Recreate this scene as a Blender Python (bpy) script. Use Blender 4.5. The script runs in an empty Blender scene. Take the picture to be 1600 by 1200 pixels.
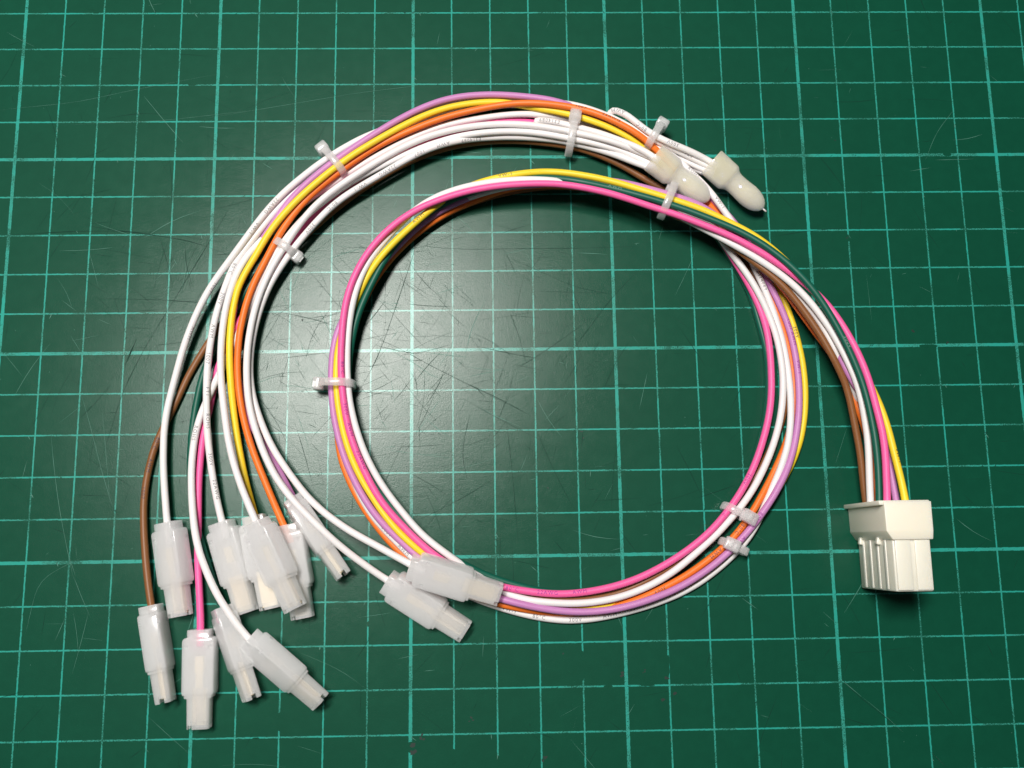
import bpy, bmesh, math, random
from mathutils import Vector, Matrix

MM = 0.001
scene = bpy.context.scene
COL = scene.collection

# ---------------------------------------------------------------- camera, light, exposure
cam_data = bpy.data.cameras.new('camera')
cam_data.sensor_width = 36.0
cam_data.lens = 36.0 * 1486.877 / 1600.0
cam_data.clip_start = 0.005
cam_data.clip_end = 20.0
cam = bpy.data.objects.new('camera', cam_data)
COL.objects.link(cam)
cam.location = (-0.0306665, -0.0481996, 0.2289297)
cam.rotation_euler = (0.17132, -0.0198, -0.01407)
scene.camera = cam

world = bpy.data.worlds.new('World')
scene.world = world
world.use_nodes = True
bg = world.node_tree.nodes['Background']
bg.inputs['Color'].default_value = (0.92, 0.97, 1.0, 1.0)
bg.inputs['Strength'].default_value = 0.045

lamp_data = bpy.data.lights.new('ceiling_lamp', 'AREA')
lamp_data.shape = 'RECTANGLE'
lamp_data.size = 0.25
lamp_data.size_y = 0.08
lamp_data.energy = 7.3
lamp_data.color = (1.0, 0.965, 0.92)
lamp = bpy.data.objects.new('ceiling_lamp', lamp_data)
COL.objects.link(lamp)
lamp.location = (-0.172, 0.142, 0.72)
lamp.rotation_euler = (Vector((-0.04, 0.0, 0.0)) - lamp.location).to_track_quat('-Z', 'Y').to_euler()

scene.view_settings.view_transform = 'Standard'
scene.view_settings.look = 'None'
scene.view_settings.exposure = 0.0
scene.view_settings.gamma = 1.0
scene.view_settings.use_curve_mapping = False
scene.cycles.use_denoising = True
scene.cycles.max_bounces = 16
scene.cycles.volume_bounces = 12
scene.cycles.transmission_bounces = 12
scene.cycles.transparent_max_bounces = 24

# ---------------------------------------------------------------- measured positions (mm on the mat, hundredths for the wires)
WIRE_PATHS = {
  'pink': '5681,-4310,1750 5716,-3983,1736 5752,-3658,1703 5783,-3333,1662 5811,-3008,1621 5828,-2682,1577 5827,-2356,1532 5800,-2032,1486 5763,-1708,1441 5722,-1385,1397 5670,-1063,1354 5599,-745,1307 5510,-432,1256 5399,-126,1215 5268,174,1181 5116,464,1151 4942,742,1123 4739,999,1099 4514,1238,1080 4272,1462,1069 4021,1674,1066 3758,1871,1067 3486,2056,1069 3207,2231,1068 2924,2398,1064 2632,2550,1058 2334,2689,1049 2034,2823,1036 1733,2955,1021 1429,3079,1007 1121,3193,994 811,3305,984 502,3418,978 192,3527,981 -122,3626,984 -440,3711,980 -760,3786,972 -1083,3846,964 -1409,3887,958 -1738,3904,952 -2067,3906,943 -2395,3895,933 -2723,3873,924 -3050,3837,912 -3375,3785,899 -3696,3715,887 -4012,3626,876 -4322,3518,868 -4626,3390,863 -4916,3236,860 -5191,3056,858 -5446,2848,853 -5680,2618,846 -5890,2365,845 -6075,2093,847 -6231,1803,847 -6361,1501,838 -6460,1189,819 -6530,868,791 -6573,544,760 -6600,218,728 -6617,-109,696 -6621,-437,668 -6610,-765,644 -6583,-1092,621 -6541,-1418,599 -6486,-1741,579 -6411,-2061,561 -6311,-2374,546 -6190,-2680,534 -6056,-2980,525 -5908,-3274,518 -5743,-3558,512 -5553,-3826,505 -5340,-4076,497 -5113,-4315,492 -4880,-4547,490 -4636,-4768,486 -4379,-4973,474 -4107,-5156,461 -3821,-5320,454 -3525,-5462,454 -3219,-5582,458 -2904,-5675,461 -2583,-5747,454 -2259,-5803,445 -1932,-5845,439 -1604,-5868,434 -1276,-5865,428 -948,-5838,423 -622,-5791,419 -300,-5726,416 17,-5639,415 327,-5530,415 629,-5399,417 923,-5252,419 1209,-5088,422 1486,-4911,427 1752,-4718,432 2005,-4508,433 2241,-4279,426 2460,-4034,416 2665,-3777,407 2854,-3508,398 3026,-3227,389 3179,-2936,382 3311,-2635,375 3427,-2327,369 3529,-2015,365 3612,-1697,361 3669,-1373,360 3703,-1046,360 3717,-717,361 3720,-388,363 3709,-59,363 3682,268,352 3634,591,314 3559,909,271 3452,1219,256 3323,1521,254 3176,1816,253 3021,2106,251 2866,2396,250 2708,2685,250 2539,2967,259 2360,3243,267 2181,3518,256 2003,3793,225 1815,4061,191 1598,4306,179 1343,4514,191 1064,4686,209 766,4825,220 460,4945,223 153,5064,223 -149,5194,223 -448,5330,225 -749,5463,230 -1055,5584,234 -1367,5688,239 -1686,5768,243 -2011,5821,248 -2339,5842,252 -2667,5830,256 -2994,5789,260 -3316,5727,264 -3636,5647,269 -3951,5555,273 -4263,5449,276 -4569,5329,278 -4869,5195,279 -5164,5049,277 -5452,4889,272 -5733,4719,266 -6012,4544,259 -6290,4369,253 -6566,4189,249 -6834,3998,246 -7083,3784,243 -7308,3545,244 -7511,3286,250 -7703,3018,255 -7887,2746,254 -8066,2470,248 -8244,2194,235 -8417,1915,219 -8587,1633,204 -8760,1353,194 -8938,1077,204 -9109,798,235 -9257,506,267 -9392,206,268 -9520,-95,236 -9637,-400,201 -9719,-717,169 -9772,-1041,149 -9823,-1366,146 -9886,-1689,151 -9941,-2013,158 -9973,-2340,165 -9989,-2669,173 -9998,-2997,183 -9996,-3326,193 -9984,-3655,205 -9971,-3983,215 -9963,-4312,213 -9962,-4640,183 -9952,-4968,163 -9923,-5295,176 -9886,-5621,195 -9850,-5948,214 -9820,-6275,232 -9801,-6603,249 -9787,-6931,260',
  'green': '5691,-4297,1300 5718,-3968,1297 5743,-3640,1289 5761,-3311,1280 5770,-2982,1271 5767,-2652,1263 5750,-2323,1256 5717,-1995,1249 5675,-1668,1244 5618,-1344,1241 5541,-1024,1239 5442,-709,1241 5332,-398,1241 5209,-93,1239 5074,208,1237 4927,503,1237 4770,792,1238 4593,1070,1239 4399,1337,1235 4187,1589,1224 3960,1827,1208 3717,2048,1189 3461,2255,1170 3190,2442,1149 2908,2610,1128 2615,2761,1106 2319,2902,1085 2019,3039,1063 1717,3169,1043 1411,3290,1023 1103,3404,1005 792,3511,987 479,3612,966 165,3709,945 -152,3800,928 -471,3882,917 -791,3957,903 -1108,4033,855 -1420,4104,778 -1744,4139,728 -2071,4136,697 -2397,4089,683 -2719,4019,677 -3039,3943,662 -3358,3862,646 -3671,3760,640 -3978,3646,604 -4273,3512,546 -4553,3340,529 -4812,3136,534 -5052,2911,538 -5267,2662,542 -5462,2396,549 -5634,2116,558 -5791,1826,561 -5937,1531,548 -6078,1234,525 -6204,930,501 -6305,617,477 -6379,298,448 -6437,-25,418 -6476,-351,390 -6494,-679,367 -6486,-1008,348 -6456,-1336,333 -6407,-1662,324 -6342,-1985,318 -6256,-2302,314 -6147,-2614,310 -6018,-2916,307 -5869,-3211,303 -5698,-3492,300 -5502,-3757,296 -5284,-4004,292 -5056,-4241,288 -4817,-4468,286 -4559,-4673,288 -4286,-4857,282 -4005,-5029,269 -3718,-5189,248 -3428,-5336,196 -3129,-5468,155 -2820,-5581,141 -2504,-5677,133 -2186,-5760,127 -1862,-5822,121 -1535,-5854,116 -1205,-5858,111 -876,-5840,105 -549,-5803,100 -225,-5745,93 94,-5663,88 406,-5556,86 710,-5429,87 1006,-5283,89 1292,-5121,98 1562,-4939,142 1811,-4738,223 2054,-4520,255 2288,-4288,253 2507,-4042,249 2712,-3784,244 2899,-3513,230 3066,-3230,206 3209,-2935,175 3333,-2630,154 3441,-2319,144 3538,-2004,137 3616,-1684,131 3671,-1359,125 3702,-1031,120 3719,-702,115 3719,-373,110 3694,-44,106 3640,280,101 3570,603,96 3501,925,91 3421,1244,88 3309,1554,86 3172,1853,86 3021,2147,86 2865,2437,86 2695,2719,89 2506,2989,103 2306,3249,122 2109,3513,111 1909,3775,91 1694,4024,86 1459,4255,86 1206,4466,86 934,4651,86 645,4809,86 342,4938,86 31,5048,87 -285,5141,90 -603,5226,95 -923,5306,99 -1244,5382,102 -1566,5451,105 -1890,5512,107 -2216,5561,109 -2543,5596,110 -2873,5613,111 -3202,5611,111 -3531,5587,111 -3857,5540,111 -4178,5466,112 -4492,5367,114 -4797,5244,115 -5095,5102,114 -5383,4942,111 -5663,4769,107 -5937,4585,103 -6205,4394,100 -6469,4196,99 -6728,3992,99 -6980,3781,97 -7227,3562,96 -7465,3334,99 -7696,3099,111 -7923,2861,129 -8150,2623,149 -8374,2382,170 -8590,2134,191 -8787,1871,213 -8965,1594,231 -9130,1309,223 -9291,1024,189 -9446,735,158 -9593,440,143 -9735,143,136 -9872,-157,129 -9988,-465,124 -10074,-783,120 -10131,-1107,117 -10178,-1433,114 -10215,-1761,111 -10239,-2090,108 -10247,-2419,106 -10243,-2748,103 -10225,-3077,100 -10191,-3405,97 -10137,-3730,93 -10066,-4052,90 -9972,-4366,113 -9860,-4670,175 -9744,-4974,225 -9627,-5281,253 -9506,-5587,279 -9386,-5892,305 -9268,-6199,330 -9152,-6507,350',
  'yellow': '6298,-4309,1450 6270,-3982,1436 6250,-3655,1401 6222,-3330,1360 6186,-3005,1318 6149,-2681,1275 6112,-2356,1232 6062,-2034,1189 5993,-1715,1146 5901,-1401,1105 5794,-1092,1067 5674,-787,1035 5547,-485,1008 5414,-184,988 5276,114,971 5128,408,958 4970,697,949 4797,977,943 4611,1248,941 4407,1507,942 4193,1757,944 3968,1997,947 3731,2226,950 3477,2435,953 3207,2623,954 2923,2789,954 2634,2947,952 2342,3099,948 2044,3240,942 1739,3362,934 1430,3476,923 1120,3586,912 809,3695,899 499,3803,884 188,3910,870 -127,4007,854 -444,4093,835 -763,4169,805 -1083,4237,770 -1408,4281,744 -1737,4294,736 -2064,4265,760 -2389,4218,778 -2713,4166,761 -3035,4106,726 -3351,4027,679 -3659,3926,617 -3951,3780,587 -4218,3593,624 -4466,3384,675 -4713,3167,695 -4955,2944,700 -5193,2716,704 -5421,2479,707 -5641,2234,697 -5843,1977,662 -6022,1704,622 -6172,1412,596 -6311,1115,570 -6444,815,538 -6569,512,511 -6667,198,495 -6729,-125,483 -6753,-453,475 -6756,-782,469 -6735,-1111,464 -6695,-1437,458 -6634,-1761,453 -6558,-2081,448 -6464,-2397,443 -6350,-2705,436 -6212,-3004,428 -6055,-3293,420 -5881,-3573,416 -5699,-3847,417 -5502,-4111,425 -5288,-4361,432 -5054,-4592,428 -4806,-4808,410 -4545,-5004,367 -4275,-5184,313 -3995,-5351,271 -3707,-5508,241 -3415,-5650,189 -3120,-5777,116 -2810,-5885,89 -2494,-5976,90 -2173,-6047,110 -1850,-6104,137 -1524,-6148,156 -1198,-6180,180 -869,-6188,204 -541,-6169,217 -217,-6120,188 103,-6056,146 421,-5974,124 734,-5873,116 1039,-5750,115 1338,-5611,117 1630,-5458,123 1916,-5296,133 2193,-5119,146 2461,-4929,163 2714,-4718,171 2954,-4495,146 3178,-4256,113 3391,-4005,103 3594,-3746,109 3788,-3480,117 3967,-3204,125 4131,-2919,133 4271,-2621,141 4386,-2313,149 4468,-1994,155 4527,-1670,160 4562,-1343,163 4577,-1014,165 4570,-685,166 4545,-357,165 4499,-31,163 4439,293,160 4364,614,155 4276,931,146 4168,1242,137 4041,1545,127 3889,1837,117 3720,2119,106 3531,2389,96 3330,2649,88 3116,2899,87 2894,3142,93 2662,3375,118 2424,3598,163 2183,3814,222 1942,4032,276 1706,4259,307 1473,4492,321 1234,4716,348 982,4918,411 717,5097,487 442,5271,536 153,5428,557 -145,5568,570 -450,5690,572 -759,5804,562 -1073,5901,546 -1392,5982,531 -1713,6051,516 -2034,6123,499 -2355,6194,489 -2681,6245,487 -3009,6255,491 -3338,6234,496 -3664,6188,503 -3986,6121,511 -4301,6026,520 -4607,5906,530 -4904,5764,540 -5193,5607,551 -5477,5441,561 -5759,5270,567 -6038,5096,568 -6314,4916,567 -6582,4725,566 -6843,4524,566 -7095,4313,565 -7342,4095,565 -7582,3869,566 -7812,3634,566 -8029,3387,567 -8236,3130,565 -8423,2859,558 -8588,2575,548 -8743,2285,538 -8905,1998,529 -9055,1705,515 -9176,1401,486 -9248,1080,466 -9289,754,466 -9312,426,464 -9321,97,456 -9314,-232,440 -9297,-560,417 -9272,-887,387 -9241,-1213,349 -9202,-1538,318 -9154,-1863,296 -9098,-2187,279 -9034,-2510,264 -8965,-2831,252 -8889,-3152,242 -8801,-3469,234 -8705,-3784,228 -8608,-4099,226 -8517,-4415,230',
  'brown': '5774,-4274,500 5735,-3948,510 5700,-3622,536 5674,-3296,569 5652,-2970,601 5622,-2644,629 5578,-2319,657 5528,-1996,686 5478,-1672,716 5416,-1351,749 5326,-1038,790 5196,-741,841 5057,-445,876 4916,-148,882 4765,144,879 4600,428,875 4427,707,873 4241,978,872 4039,1237,872 3815,1477,864 3576,1702,849 3331,1920,826 3086,2137,800 2835,2348,778 2574,2547,760 2301,2730,740 2021,2899,715 1732,3054,688 1438,3198,661 1141,3334,623 850,3472,560 555,3603,503 248,3719,478 -59,3828,444 -355,3943,358 -653,4040,263 -970,4105,206 -1295,4134,168 -1622,4140,134 -1948,4119,108 -2274,4079,93 -2597,4018,88 -2917,3942,87 -3232,3849,86 -3542,3740,86 -3843,3608,86 -4136,3459,86 -4416,3288,86 -4686,3101,86 -4942,2894,86 -5185,2673,86 -5412,2436,86 -5625,2185,86 -5816,1918,90 -5983,1637,115 -6114,1341,173 -6227,1035,213 -6320,720,223 -6397,401,224 -6460,78,219 -6513,-246,208 -6551,-572,188 -6571,-898,161 -6566,-1226,131 -6538,-1552,112 -6483,-1876,108 -6409,-2196,108 -6313,-2511,108 -6201,-2820,109 -6070,-3121,108 -5921,-3414,108 -5750,-3694,107 -5562,-3964,106 -5355,-4219,104 -5134,-4463,102 -4900,-4693,99 -4655,-4912,97 -4396,-5115,93 -4127,-5302,90 -3843,-5469,89 -3549,-5614,107 -3248,-5729,171 -2938,-5823,220 -2618,-5897,232 -2295,-5954,246 -1969,-5994,264 -1642,-6022,271 -1313,-6031,262 -985,-6022,245 -659,-5986,225 -337,-5926,201 -22,-5835,195 285,-5718,209 582,-5579,223 872,-5425,234 1155,-5257,241 1429,-5076,238 1692,-4885,190 1942,-4682,125 2178,-4455,96 2403,-4217,88 2621,-3971,86 2836,-3722,88 3046,-3469,100 3245,-3209,124 3427,-2936,145 3596,-2655,148 3750,-2364,140 3888,-2067,131 4002,-1758,123 4087,-1441,114 4134,-1116,105 4153,-788,96 4141,-460,89 4104,-134,87 4044,189,87 3972,510,86 3890,828,86 3797,1144,86 3681,1451,87 3546,1750,87 3404,2047,88 3256,2340,87 3083,2619,87 2882,2879,87 2654,3116,87 2408,3333,96 2139,3517,140 1862,3686,183 1583,3861,194 1304,4034,197 1024,4206,201 745,4380,206 468,4557,211 184,4722,216 -111,4866,220 -413,4996,220 -723,5105,218 -1041,5188,216 -1364,5245,211 -1690,5290,206 -2017,5325,200 -2344,5349,193 -2673,5357,184 -3001,5349,175 -3329,5325,165 -3655,5287,154 -3978,5227,144 -4296,5147,133 -4607,5042,122 -4911,4918,115 -5207,4773,110 -5495,4616,106 -5776,4445,103 -6051,4265,100 -6318,4074,99 -6580,3875,97 -6835,3668,96 -7084,3454,94 -7326,3232,93 -7563,3004,91 -7794,2770,89 -8021,2532,87 -8247,2293,86 -8473,2055,86 -8699,1816,86 -8921,1574,86 -9136,1325,86 -9344,1071,86 -9544,810,87 -9735,543,89 -9909,264,91 -10074,-20,94 -10233,-308,96 -10381,-601,98 -10510,-904,101 -10633,-1208,104 -10763,-1510,107 -10898,-1810,110 -11023,-2114,115 -11124,-2426,121 -11193,-2747,128 -11244,-3072,136 -11270,-3399,147 -11273,-3727,160 -11252,-4055,176 -11219,-4381,195 -11175,-4706,218 -11125,-5030,244 -11066,-5352,273 -10999,-5672,303 -10924,-5991,334 -10845,-6309,360',
  'orange': '6036,-4281,600 5983,-3956,600 5944,-3630,601 5919,-3302,604 5898,-2974,610 5866,-2648,624 5815,-2323,644 5742,-2004,665 5666,-1685,658 5598,-1369,599 5511,-1055,555 5387,-751,546 5238,-458,546 5068,-177,547 4889,98,548 4708,373,548 4531,649,548 4356,928,545 4179,1205,541 3992,1475,534 3791,1735,528 3570,1978,529 3332,2204,536 3079,2414,534 2814,2608,533 2538,2786,528 2257,2956,508 1970,3115,483 1678,3263,458 1380,3399,434 1078,3527,412 772,3645,388 464,3755,365 150,3852,351 -169,3927,365 -492,3983,391 -816,4038,381 -1140,4083,350 -1465,4113,314 -1792,4125,283 -2119,4114,261 -2445,4070,249 -2764,3992,245 -3074,3884,245 -3380,3764,244 -3684,3641,237 -3983,3505,231 -4268,3340,237 -4540,3156,244 -4801,2957,245 -5050,2742,243 -5283,2511,242 -5502,2266,238 -5704,2007,226 -5888,1736,204 -6053,1458,147 -6199,1168,96 -6321,863,86 -6428,552,86 -6518,237,86 -6594,-83,86 -6656,-406,86 -6707,-731,89 -6745,-1057,94 -6768,-1385,101 -6773,-1713,104 -6760,-2042,104 -6722,-2368,103 -6652,-2689,100 -6542,-2998,96 -6407,-3298,91 -6255,-3589,87 -6085,-3870,86 -5896,-4139,86 -5693,-4398,86 -5477,-4645,86 -5245,-4877,86 -4995,-5091,86 -4733,-5289,86 -4459,-5470,86 -4173,-5632,94 -3881,-5771,148 -3583,-5887,224 -3272,-5988,245 -2956,-6077,237 -2637,-6154,221 -2316,-6220,199 -1992,-6273,169 -1667,-6307,144 -1339,-6319,123 -1011,-6310,109 -685,-6277,127 -369,-6222,196 -59,-6145,269 254,-6047,289 561,-5929,285 861,-5796,283 1157,-5654,282 1447,-5498,281 1725,-5324,281 1996,-5137,280 2259,-4940,280 2509,-4727,280 2739,-4492,278 2949,-4240,276 3141,-3973,276 3320,-3698,265 3496,-3423,225 3665,-3144,189 3821,-2855,177 3963,-2559,171 4088,-2255,166 4194,-1944,161 4271,-1625,156 4312,-1299,151 4321,-971,149 4308,-642,148 4278,-315,148 4228,10,151 4158,331,158 4070,647,171 3971,960,184 3870,1273,190 3763,1583,188 3642,1889,185 3500,2185,188 3339,2472,199 3164,2749,215 2972,3015,231 2756,3262,254 2522,3489,293 2287,3713,342 2064,3951,384 1846,4194,421 1626,4436,452 1396,4667,492 1156,4880,563 910,5081,647 648,5266,717 371,5441,745 85,5601,750 -209,5747,740 -512,5873,721 -825,5972,702 -1145,6045,686 -1469,6098,674 -1795,6134,663 -2123,6148,650 -2451,6141,631 -2778,6112,608 -3102,6066,584 -3425,6009,561 -3746,5943,540 -4065,5864,519 -4378,5767,499 -4687,5656,480 -4991,5534,462 -5293,5404,444 -5588,5260,430 -5875,5101,423 -6152,4924,420 -6421,4734,418 -6682,4535,418 -6939,4330,419 -7190,4118,420 -7431,3895,422 -7655,3654,422 -7861,3398,422 -8047,3127,423 -8215,2845,428 -8359,2550,439 -8495,2251,451 -8633,1953,461 -8766,1652,469 -8876,1343,479 -8963,1026,486 -9032,705,479 -9087,382,457 -9121,57,423 -9137,-269,388 -9131,-597,357 -9105,-923,337 -9055,-1248,328 -8991,-1570,317 -8911,-1889,304 -8817,-2203,291 -8706,-2512,280 -8583,-2817,271 -8453,-3119,263 -8323,-3420,257 -8190,-3721,251 -8054,-4020,246 -7915,-4318,242 -7779,-4617,240',
  'purple': '6287,-4296,1000 6255,-3968,995 6226,-3640,984 6201,-3313,969 6176,-2984,954 6144,-2657,938 6093,-2332,922 6003,-2016,907 5876,-1713,893 5715,-1426,882 5550,-1141,877 5409,-845,865 5298,-538,825 5201,-231,754 5078,70,703 4920,357,680 4747,637,663 4566,911,652 4378,1182,644 4177,1443,642 3961,1691,645 3732,1927,655 3495,2154,678 3251,2369,732 3013,2593,768 2782,2827,771 2545,3056,770 2287,3261,768 2006,3431,765 1703,3559,760 1392,3666,752 1078,3767,742 765,3866,730 449,3957,716 128,4031,702 -197,4077,688 -526,4094,675 -854,4090,650 -1176,4088,585 -1492,4095,493 -1816,4091,437 -2144,4076,417 -2472,4049,407 -2798,4000,403 -3118,3925,398 -3431,3822,395 -3735,3696,404 -4033,3557,406 -4323,3401,395 -4596,3218,386 -4850,3008,386 -5087,2781,388 -5316,2544,390 -5533,2296,400 -5736,2038,421 -5927,1770,442 -6110,1497,451 -6292,1224,438 -6475,951,415 -6640,667,395 -6766,363,383 -6842,43,376 -6882,-283,371 -6892,-612,368 -6885,-941,367 -6861,-1270,369 -6819,-1596,372 -6756,-1919,373 -6676,-2239,373 -6578,-2553,375 -6460,-2860,379 -6321,-3159,382 -6166,-3449,384 -5994,-3730,383 -5803,-3998,378 -5589,-4247,366 -5357,-4480,350 -5116,-4704,338 -4870,-4923,333 -4613,-5129,340 -4345,-5320,355 -4066,-5494,362 -3775,-5648,370 -3473,-5776,385 -3162,-5882,409 -2847,-5975,437 -2530,-6062,453 -2210,-6139,442 -1888,-6203,423 -1563,-6252,410 -1235,-6281,402 -906,-6288,400 -577,-6270,404 -251,-6228,417 71,-6163,433 389,-6079,433 703,-5980,417 1012,-5867,398 1312,-5734,383 1603,-5579,372 1883,-5407,365 2153,-5219,362 2410,-5013,363 2654,-4792,368 2885,-4557,376 3103,-4311,389 3309,-4055,401 3505,-3790,409 3687,-3516,408 3855,-3234,389 4004,-2942,358 4124,-2636,338 4217,-2321,326 4290,-2000,317 4343,-1675,311 4375,-1347,305 4389,-1018,299 4386,-689,292 4365,-361,286 4327,-34,281 4268,290,281 4181,607,290 4068,916,308 3943,1220,327 3812,1522,338 3679,1823,343 3544,2123,344 3406,2422,346 3254,2714,352 3080,2993,363 2883,3256,372 2674,3511,375 2462,3762,368 2246,4011,359 2028,4257,342 1810,4502,317 1580,4737,307 1332,4953,323 1062,5138,361 782,5310,376 490,5460,390 189,5590,421 -107,5733,422 -400,5883,419 -696,6023,448 -999,6138,505 -1312,6233,535 -1632,6312,529 -1957,6366,519 -2283,6405,513 -2611,6433,510 -2940,6446,508 -3269,6440,508 -3598,6414,509 -3923,6362,511 -4241,6281,514 -4550,6167,518 -4850,6031,522 -5140,5875,527 -5424,5708,531 -5702,5532,532 -5977,5351,528 -6249,5165,522 -6518,4976,515 -6783,4781,509 -7044,4580,502 -7298,4370,494 -7543,4151,486 -7774,3917,476 -7988,3667,465 -8181,3401,450 -8363,3127,428 -8552,2863,378 -8747,2607,308 -8922,2330,280 -9064,2033,284 -9169,1722,293 -9244,1401,300 -9296,1077,279 -9333,755,225 -9351,433,160 -9344,106,126 -9301,-220,126 -9226,-541,133 -9121,-853,142 -9017,-1165,152 -8921,-1480,163 -8806,-1788,175 -8649,-2077,190 -8471,-2353,207 -8292,-2629,226 -8122,-2910,248 -7958,-3194,272 -7798,-3481,297 -7643,-3770,322 -7489,-4061,340',
  'white1': '5675,-4285,900 5678,-3955,904 5682,-3625,914 5690,-3295,926 5701,-2966,940 5707,-2637,955 5698,-2307,972 5668,-1979,991 5628,-1652,1011 5573,-1328,1029 5495,-1008,1038 5388,-695,1035 5267,-389,1028 5132,-88,1022 4984,207,1015 4816,490,1009 4634,766,1004 4433,1027,999 4212,1272,994 3970,1496,990 3715,1706,986 3451,1903,976 3182,2093,960 2907,2274,939 2630,2452,915 2351,2626,890 2071,2798,868 1789,2969,849 1508,3141,832 1223,3306,818 929,3455,805 624,3580,793 311,3685,781 -6,3773,767 -327,3849,754 -650,3917,747 -974,3977,751 -1299,4014,790 -1625,4033,840 -1954,4047,851 -2284,4047,850 -2613,4029,847 -2941,3999,840 -3268,3956,824 -3592,3900,800 -3911,3820,773 -4222,3713,749 -4519,3571,729 -4798,3396,713 -5052,3187,704 -5286,2955,702 -5506,2708,705 -5713,2452,712 -5901,2181,722 -6062,1894,732 -6192,1590,736 -6294,1277,730 -6371,957,706 -6428,635,666 -6468,310,623 -6490,-17,588 -6495,-346,561 -6488,-675,538 -6466,-1003,517 -6424,-1330,500 -6356,-1652,486 -6270,-1970,472 -6166,-2283,458 -6044,-2589,447 -5900,-2886,438 -5738,-3173,430 -5557,-3449,424 -5361,-3714,420 -5154,-3971,419 -4941,-4223,420 -4715,-4462,423 -4466,-4679,417 -4206,-4879,383 -3946,-5071,319 -3683,-5259,253 -3412,-5445,245 -3140,-5624,296 -2859,-5789,346 -2558,-5919,371 -2240,-6001,396 -1915,-6048,428 -1587,-6077,431 -1257,-6091,421 -928,-6082,413 -599,-6049,409 -275,-5992,406 44,-5909,397 356,-5801,387 658,-5670,380 949,-5515,378 1227,-5338,378 1492,-5140,377 1749,-4934,374 2002,-4722,371 2246,-4501,368 2481,-4269,361 2708,-4029,352 2922,-3779,343 3117,-3513,336 3291,-3233,331 3448,-2943,327 3591,-2645,325 3716,-2340,323 3820,-2027,323 3901,-1708,325 3957,-1383,333 3989,-1055,345 3995,-725,358 3977,-396,365 3939,-68,365 3879,256,363 3790,573,368 3677,883,385 3546,1185,403 3401,1481,412 3236,1767,416 3058,2045,416 2875,2319,408 2694,2594,397 2511,2869,394 2323,3140,397 2131,3408,387 1932,3670,365 1720,3922,346 1495,4163,332 1253,4386,329 990,4586,340 709,4757,356 415,4906,369 113,5037,379 -194,5159,382 -503,5273,380 -816,5379,376 -1133,5470,374 -1454,5547,376 -1773,5625,387 -1853,5764,456 -1531,5729,505 -1213,5647,534 -897,5554,555 -581,5460,569 -268,5359,577 39,5238,590 326,5089,648 597,4921,732 878,4749,743 1142,4552,740',
  'white2': '6066,-4272,300 6048,-3943,310 6028,-3615,336 6007,-3287,368 5980,-2960,402 5940,-2634,438 5887,-2311,476 5823,-1990,520 5744,-1678,589 5642,-1376,676 5538,-1067,715 5416,-760,723 5267,-471,769 5111,-187,830 4974,112,845 4831,410,836 4661,692,824 4464,956,808 4254,1209,790 4031,1452,773 3798,1685,760 3557,1911,750 3317,2135,725 3074,2356,689 2817,2562,680 2548,2752,677 2272,2932,660 1987,3098,637 1696,3250,613 1398,3390,589 1092,3513,584 779,3612,615 464,3707,633 148,3804,622 -168,3896,596 -486,3977,564 -808,4041,536 -1135,4076,536 -1464,4081,565 -1794,4074,573 -2123,4056,560 -2450,4017,546 -2774,3957,534 -3095,3882,512 -3411,3807,456 -3720,3731,370 -4027,3630,307 -4325,3494,275 -4610,3328,258 -4879,3137,255 -5131,2924,258 -5364,2691,265 -5574,2438,276 -5760,2165,290 -5921,1878,302 -6062,1579,308 -6183,1273,323 -6292,962,345 -6398,650,353 -6500,337,343 -6592,20,323 -6667,-300,300 -6716,-626,280 -6739,-954,265 -6733,-1284,253 -6705,-1612,241 -6657,-1938,230 -6594,-2262,219 -6518,-2583,213 -6429,-2901,212 -6321,-3213,216 -6189,-3514,223 -6027,-3802,228 -5838,-4072,225 -5623,-4322,216 -5394,-4559,205 -5161,-4793,204 -4925,-5023,215 -4675,-5238,230 -4410,-5433,241 -4133,-5613,233 -3853,-5778,181 -3564,-5923,116 -3261,-6050,89 -2950,-6160,86 -2636,-6259,86 -2317,-6344,86 -1995,-6414,86 -1668,-6463,87 -1339,-6489,89 -1010,-6483,91 -681,-6453,93 -355,-6401,95 -32,-6336,97 289,-6259,99 607,-6170,101 920,-6067,104 1229,-5951,107 1528,-5812,110 1816,-5651,115 2089,-5467,121 2352,-5267,128 2602,-5052,138 2835,-4821,165 3034,-4563,216 3206,-4284,248 3357,-3990,255 3500,-3694,271 3641,-3397,302 3780,-3099,327 3903,-2793,347 4008,-2481,347 4081,-2159,337 4130,-1833,328 4157,-1505,317 4168,-1175,306 4159,-845,294 4137,-516,285 4101,-188,279 4050,138,277 3976,459,285 3887,776,304 3784,1089,324 3674,1399,338 3553,1706,349 3425,2010,365 3299,2313,395 3173,2615,437 3023,2907,474 2848,3185,500 2668,3461,516 2487,3737,520 2291,4002,508 2078,4253,488 1850,4491,488 1608,4714,513 1350,4919,521 1075,5100,512 787,5261,500 499,5421,481 210,5578,489 -49,5766,546 58,5917,685 351,5786,734 600,5571,760 845,5352,785 1115,5163,800 1408,5014,795 1713,4892,765 2017,4772,715 2313,4641,651 2596,4477,620',
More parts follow.
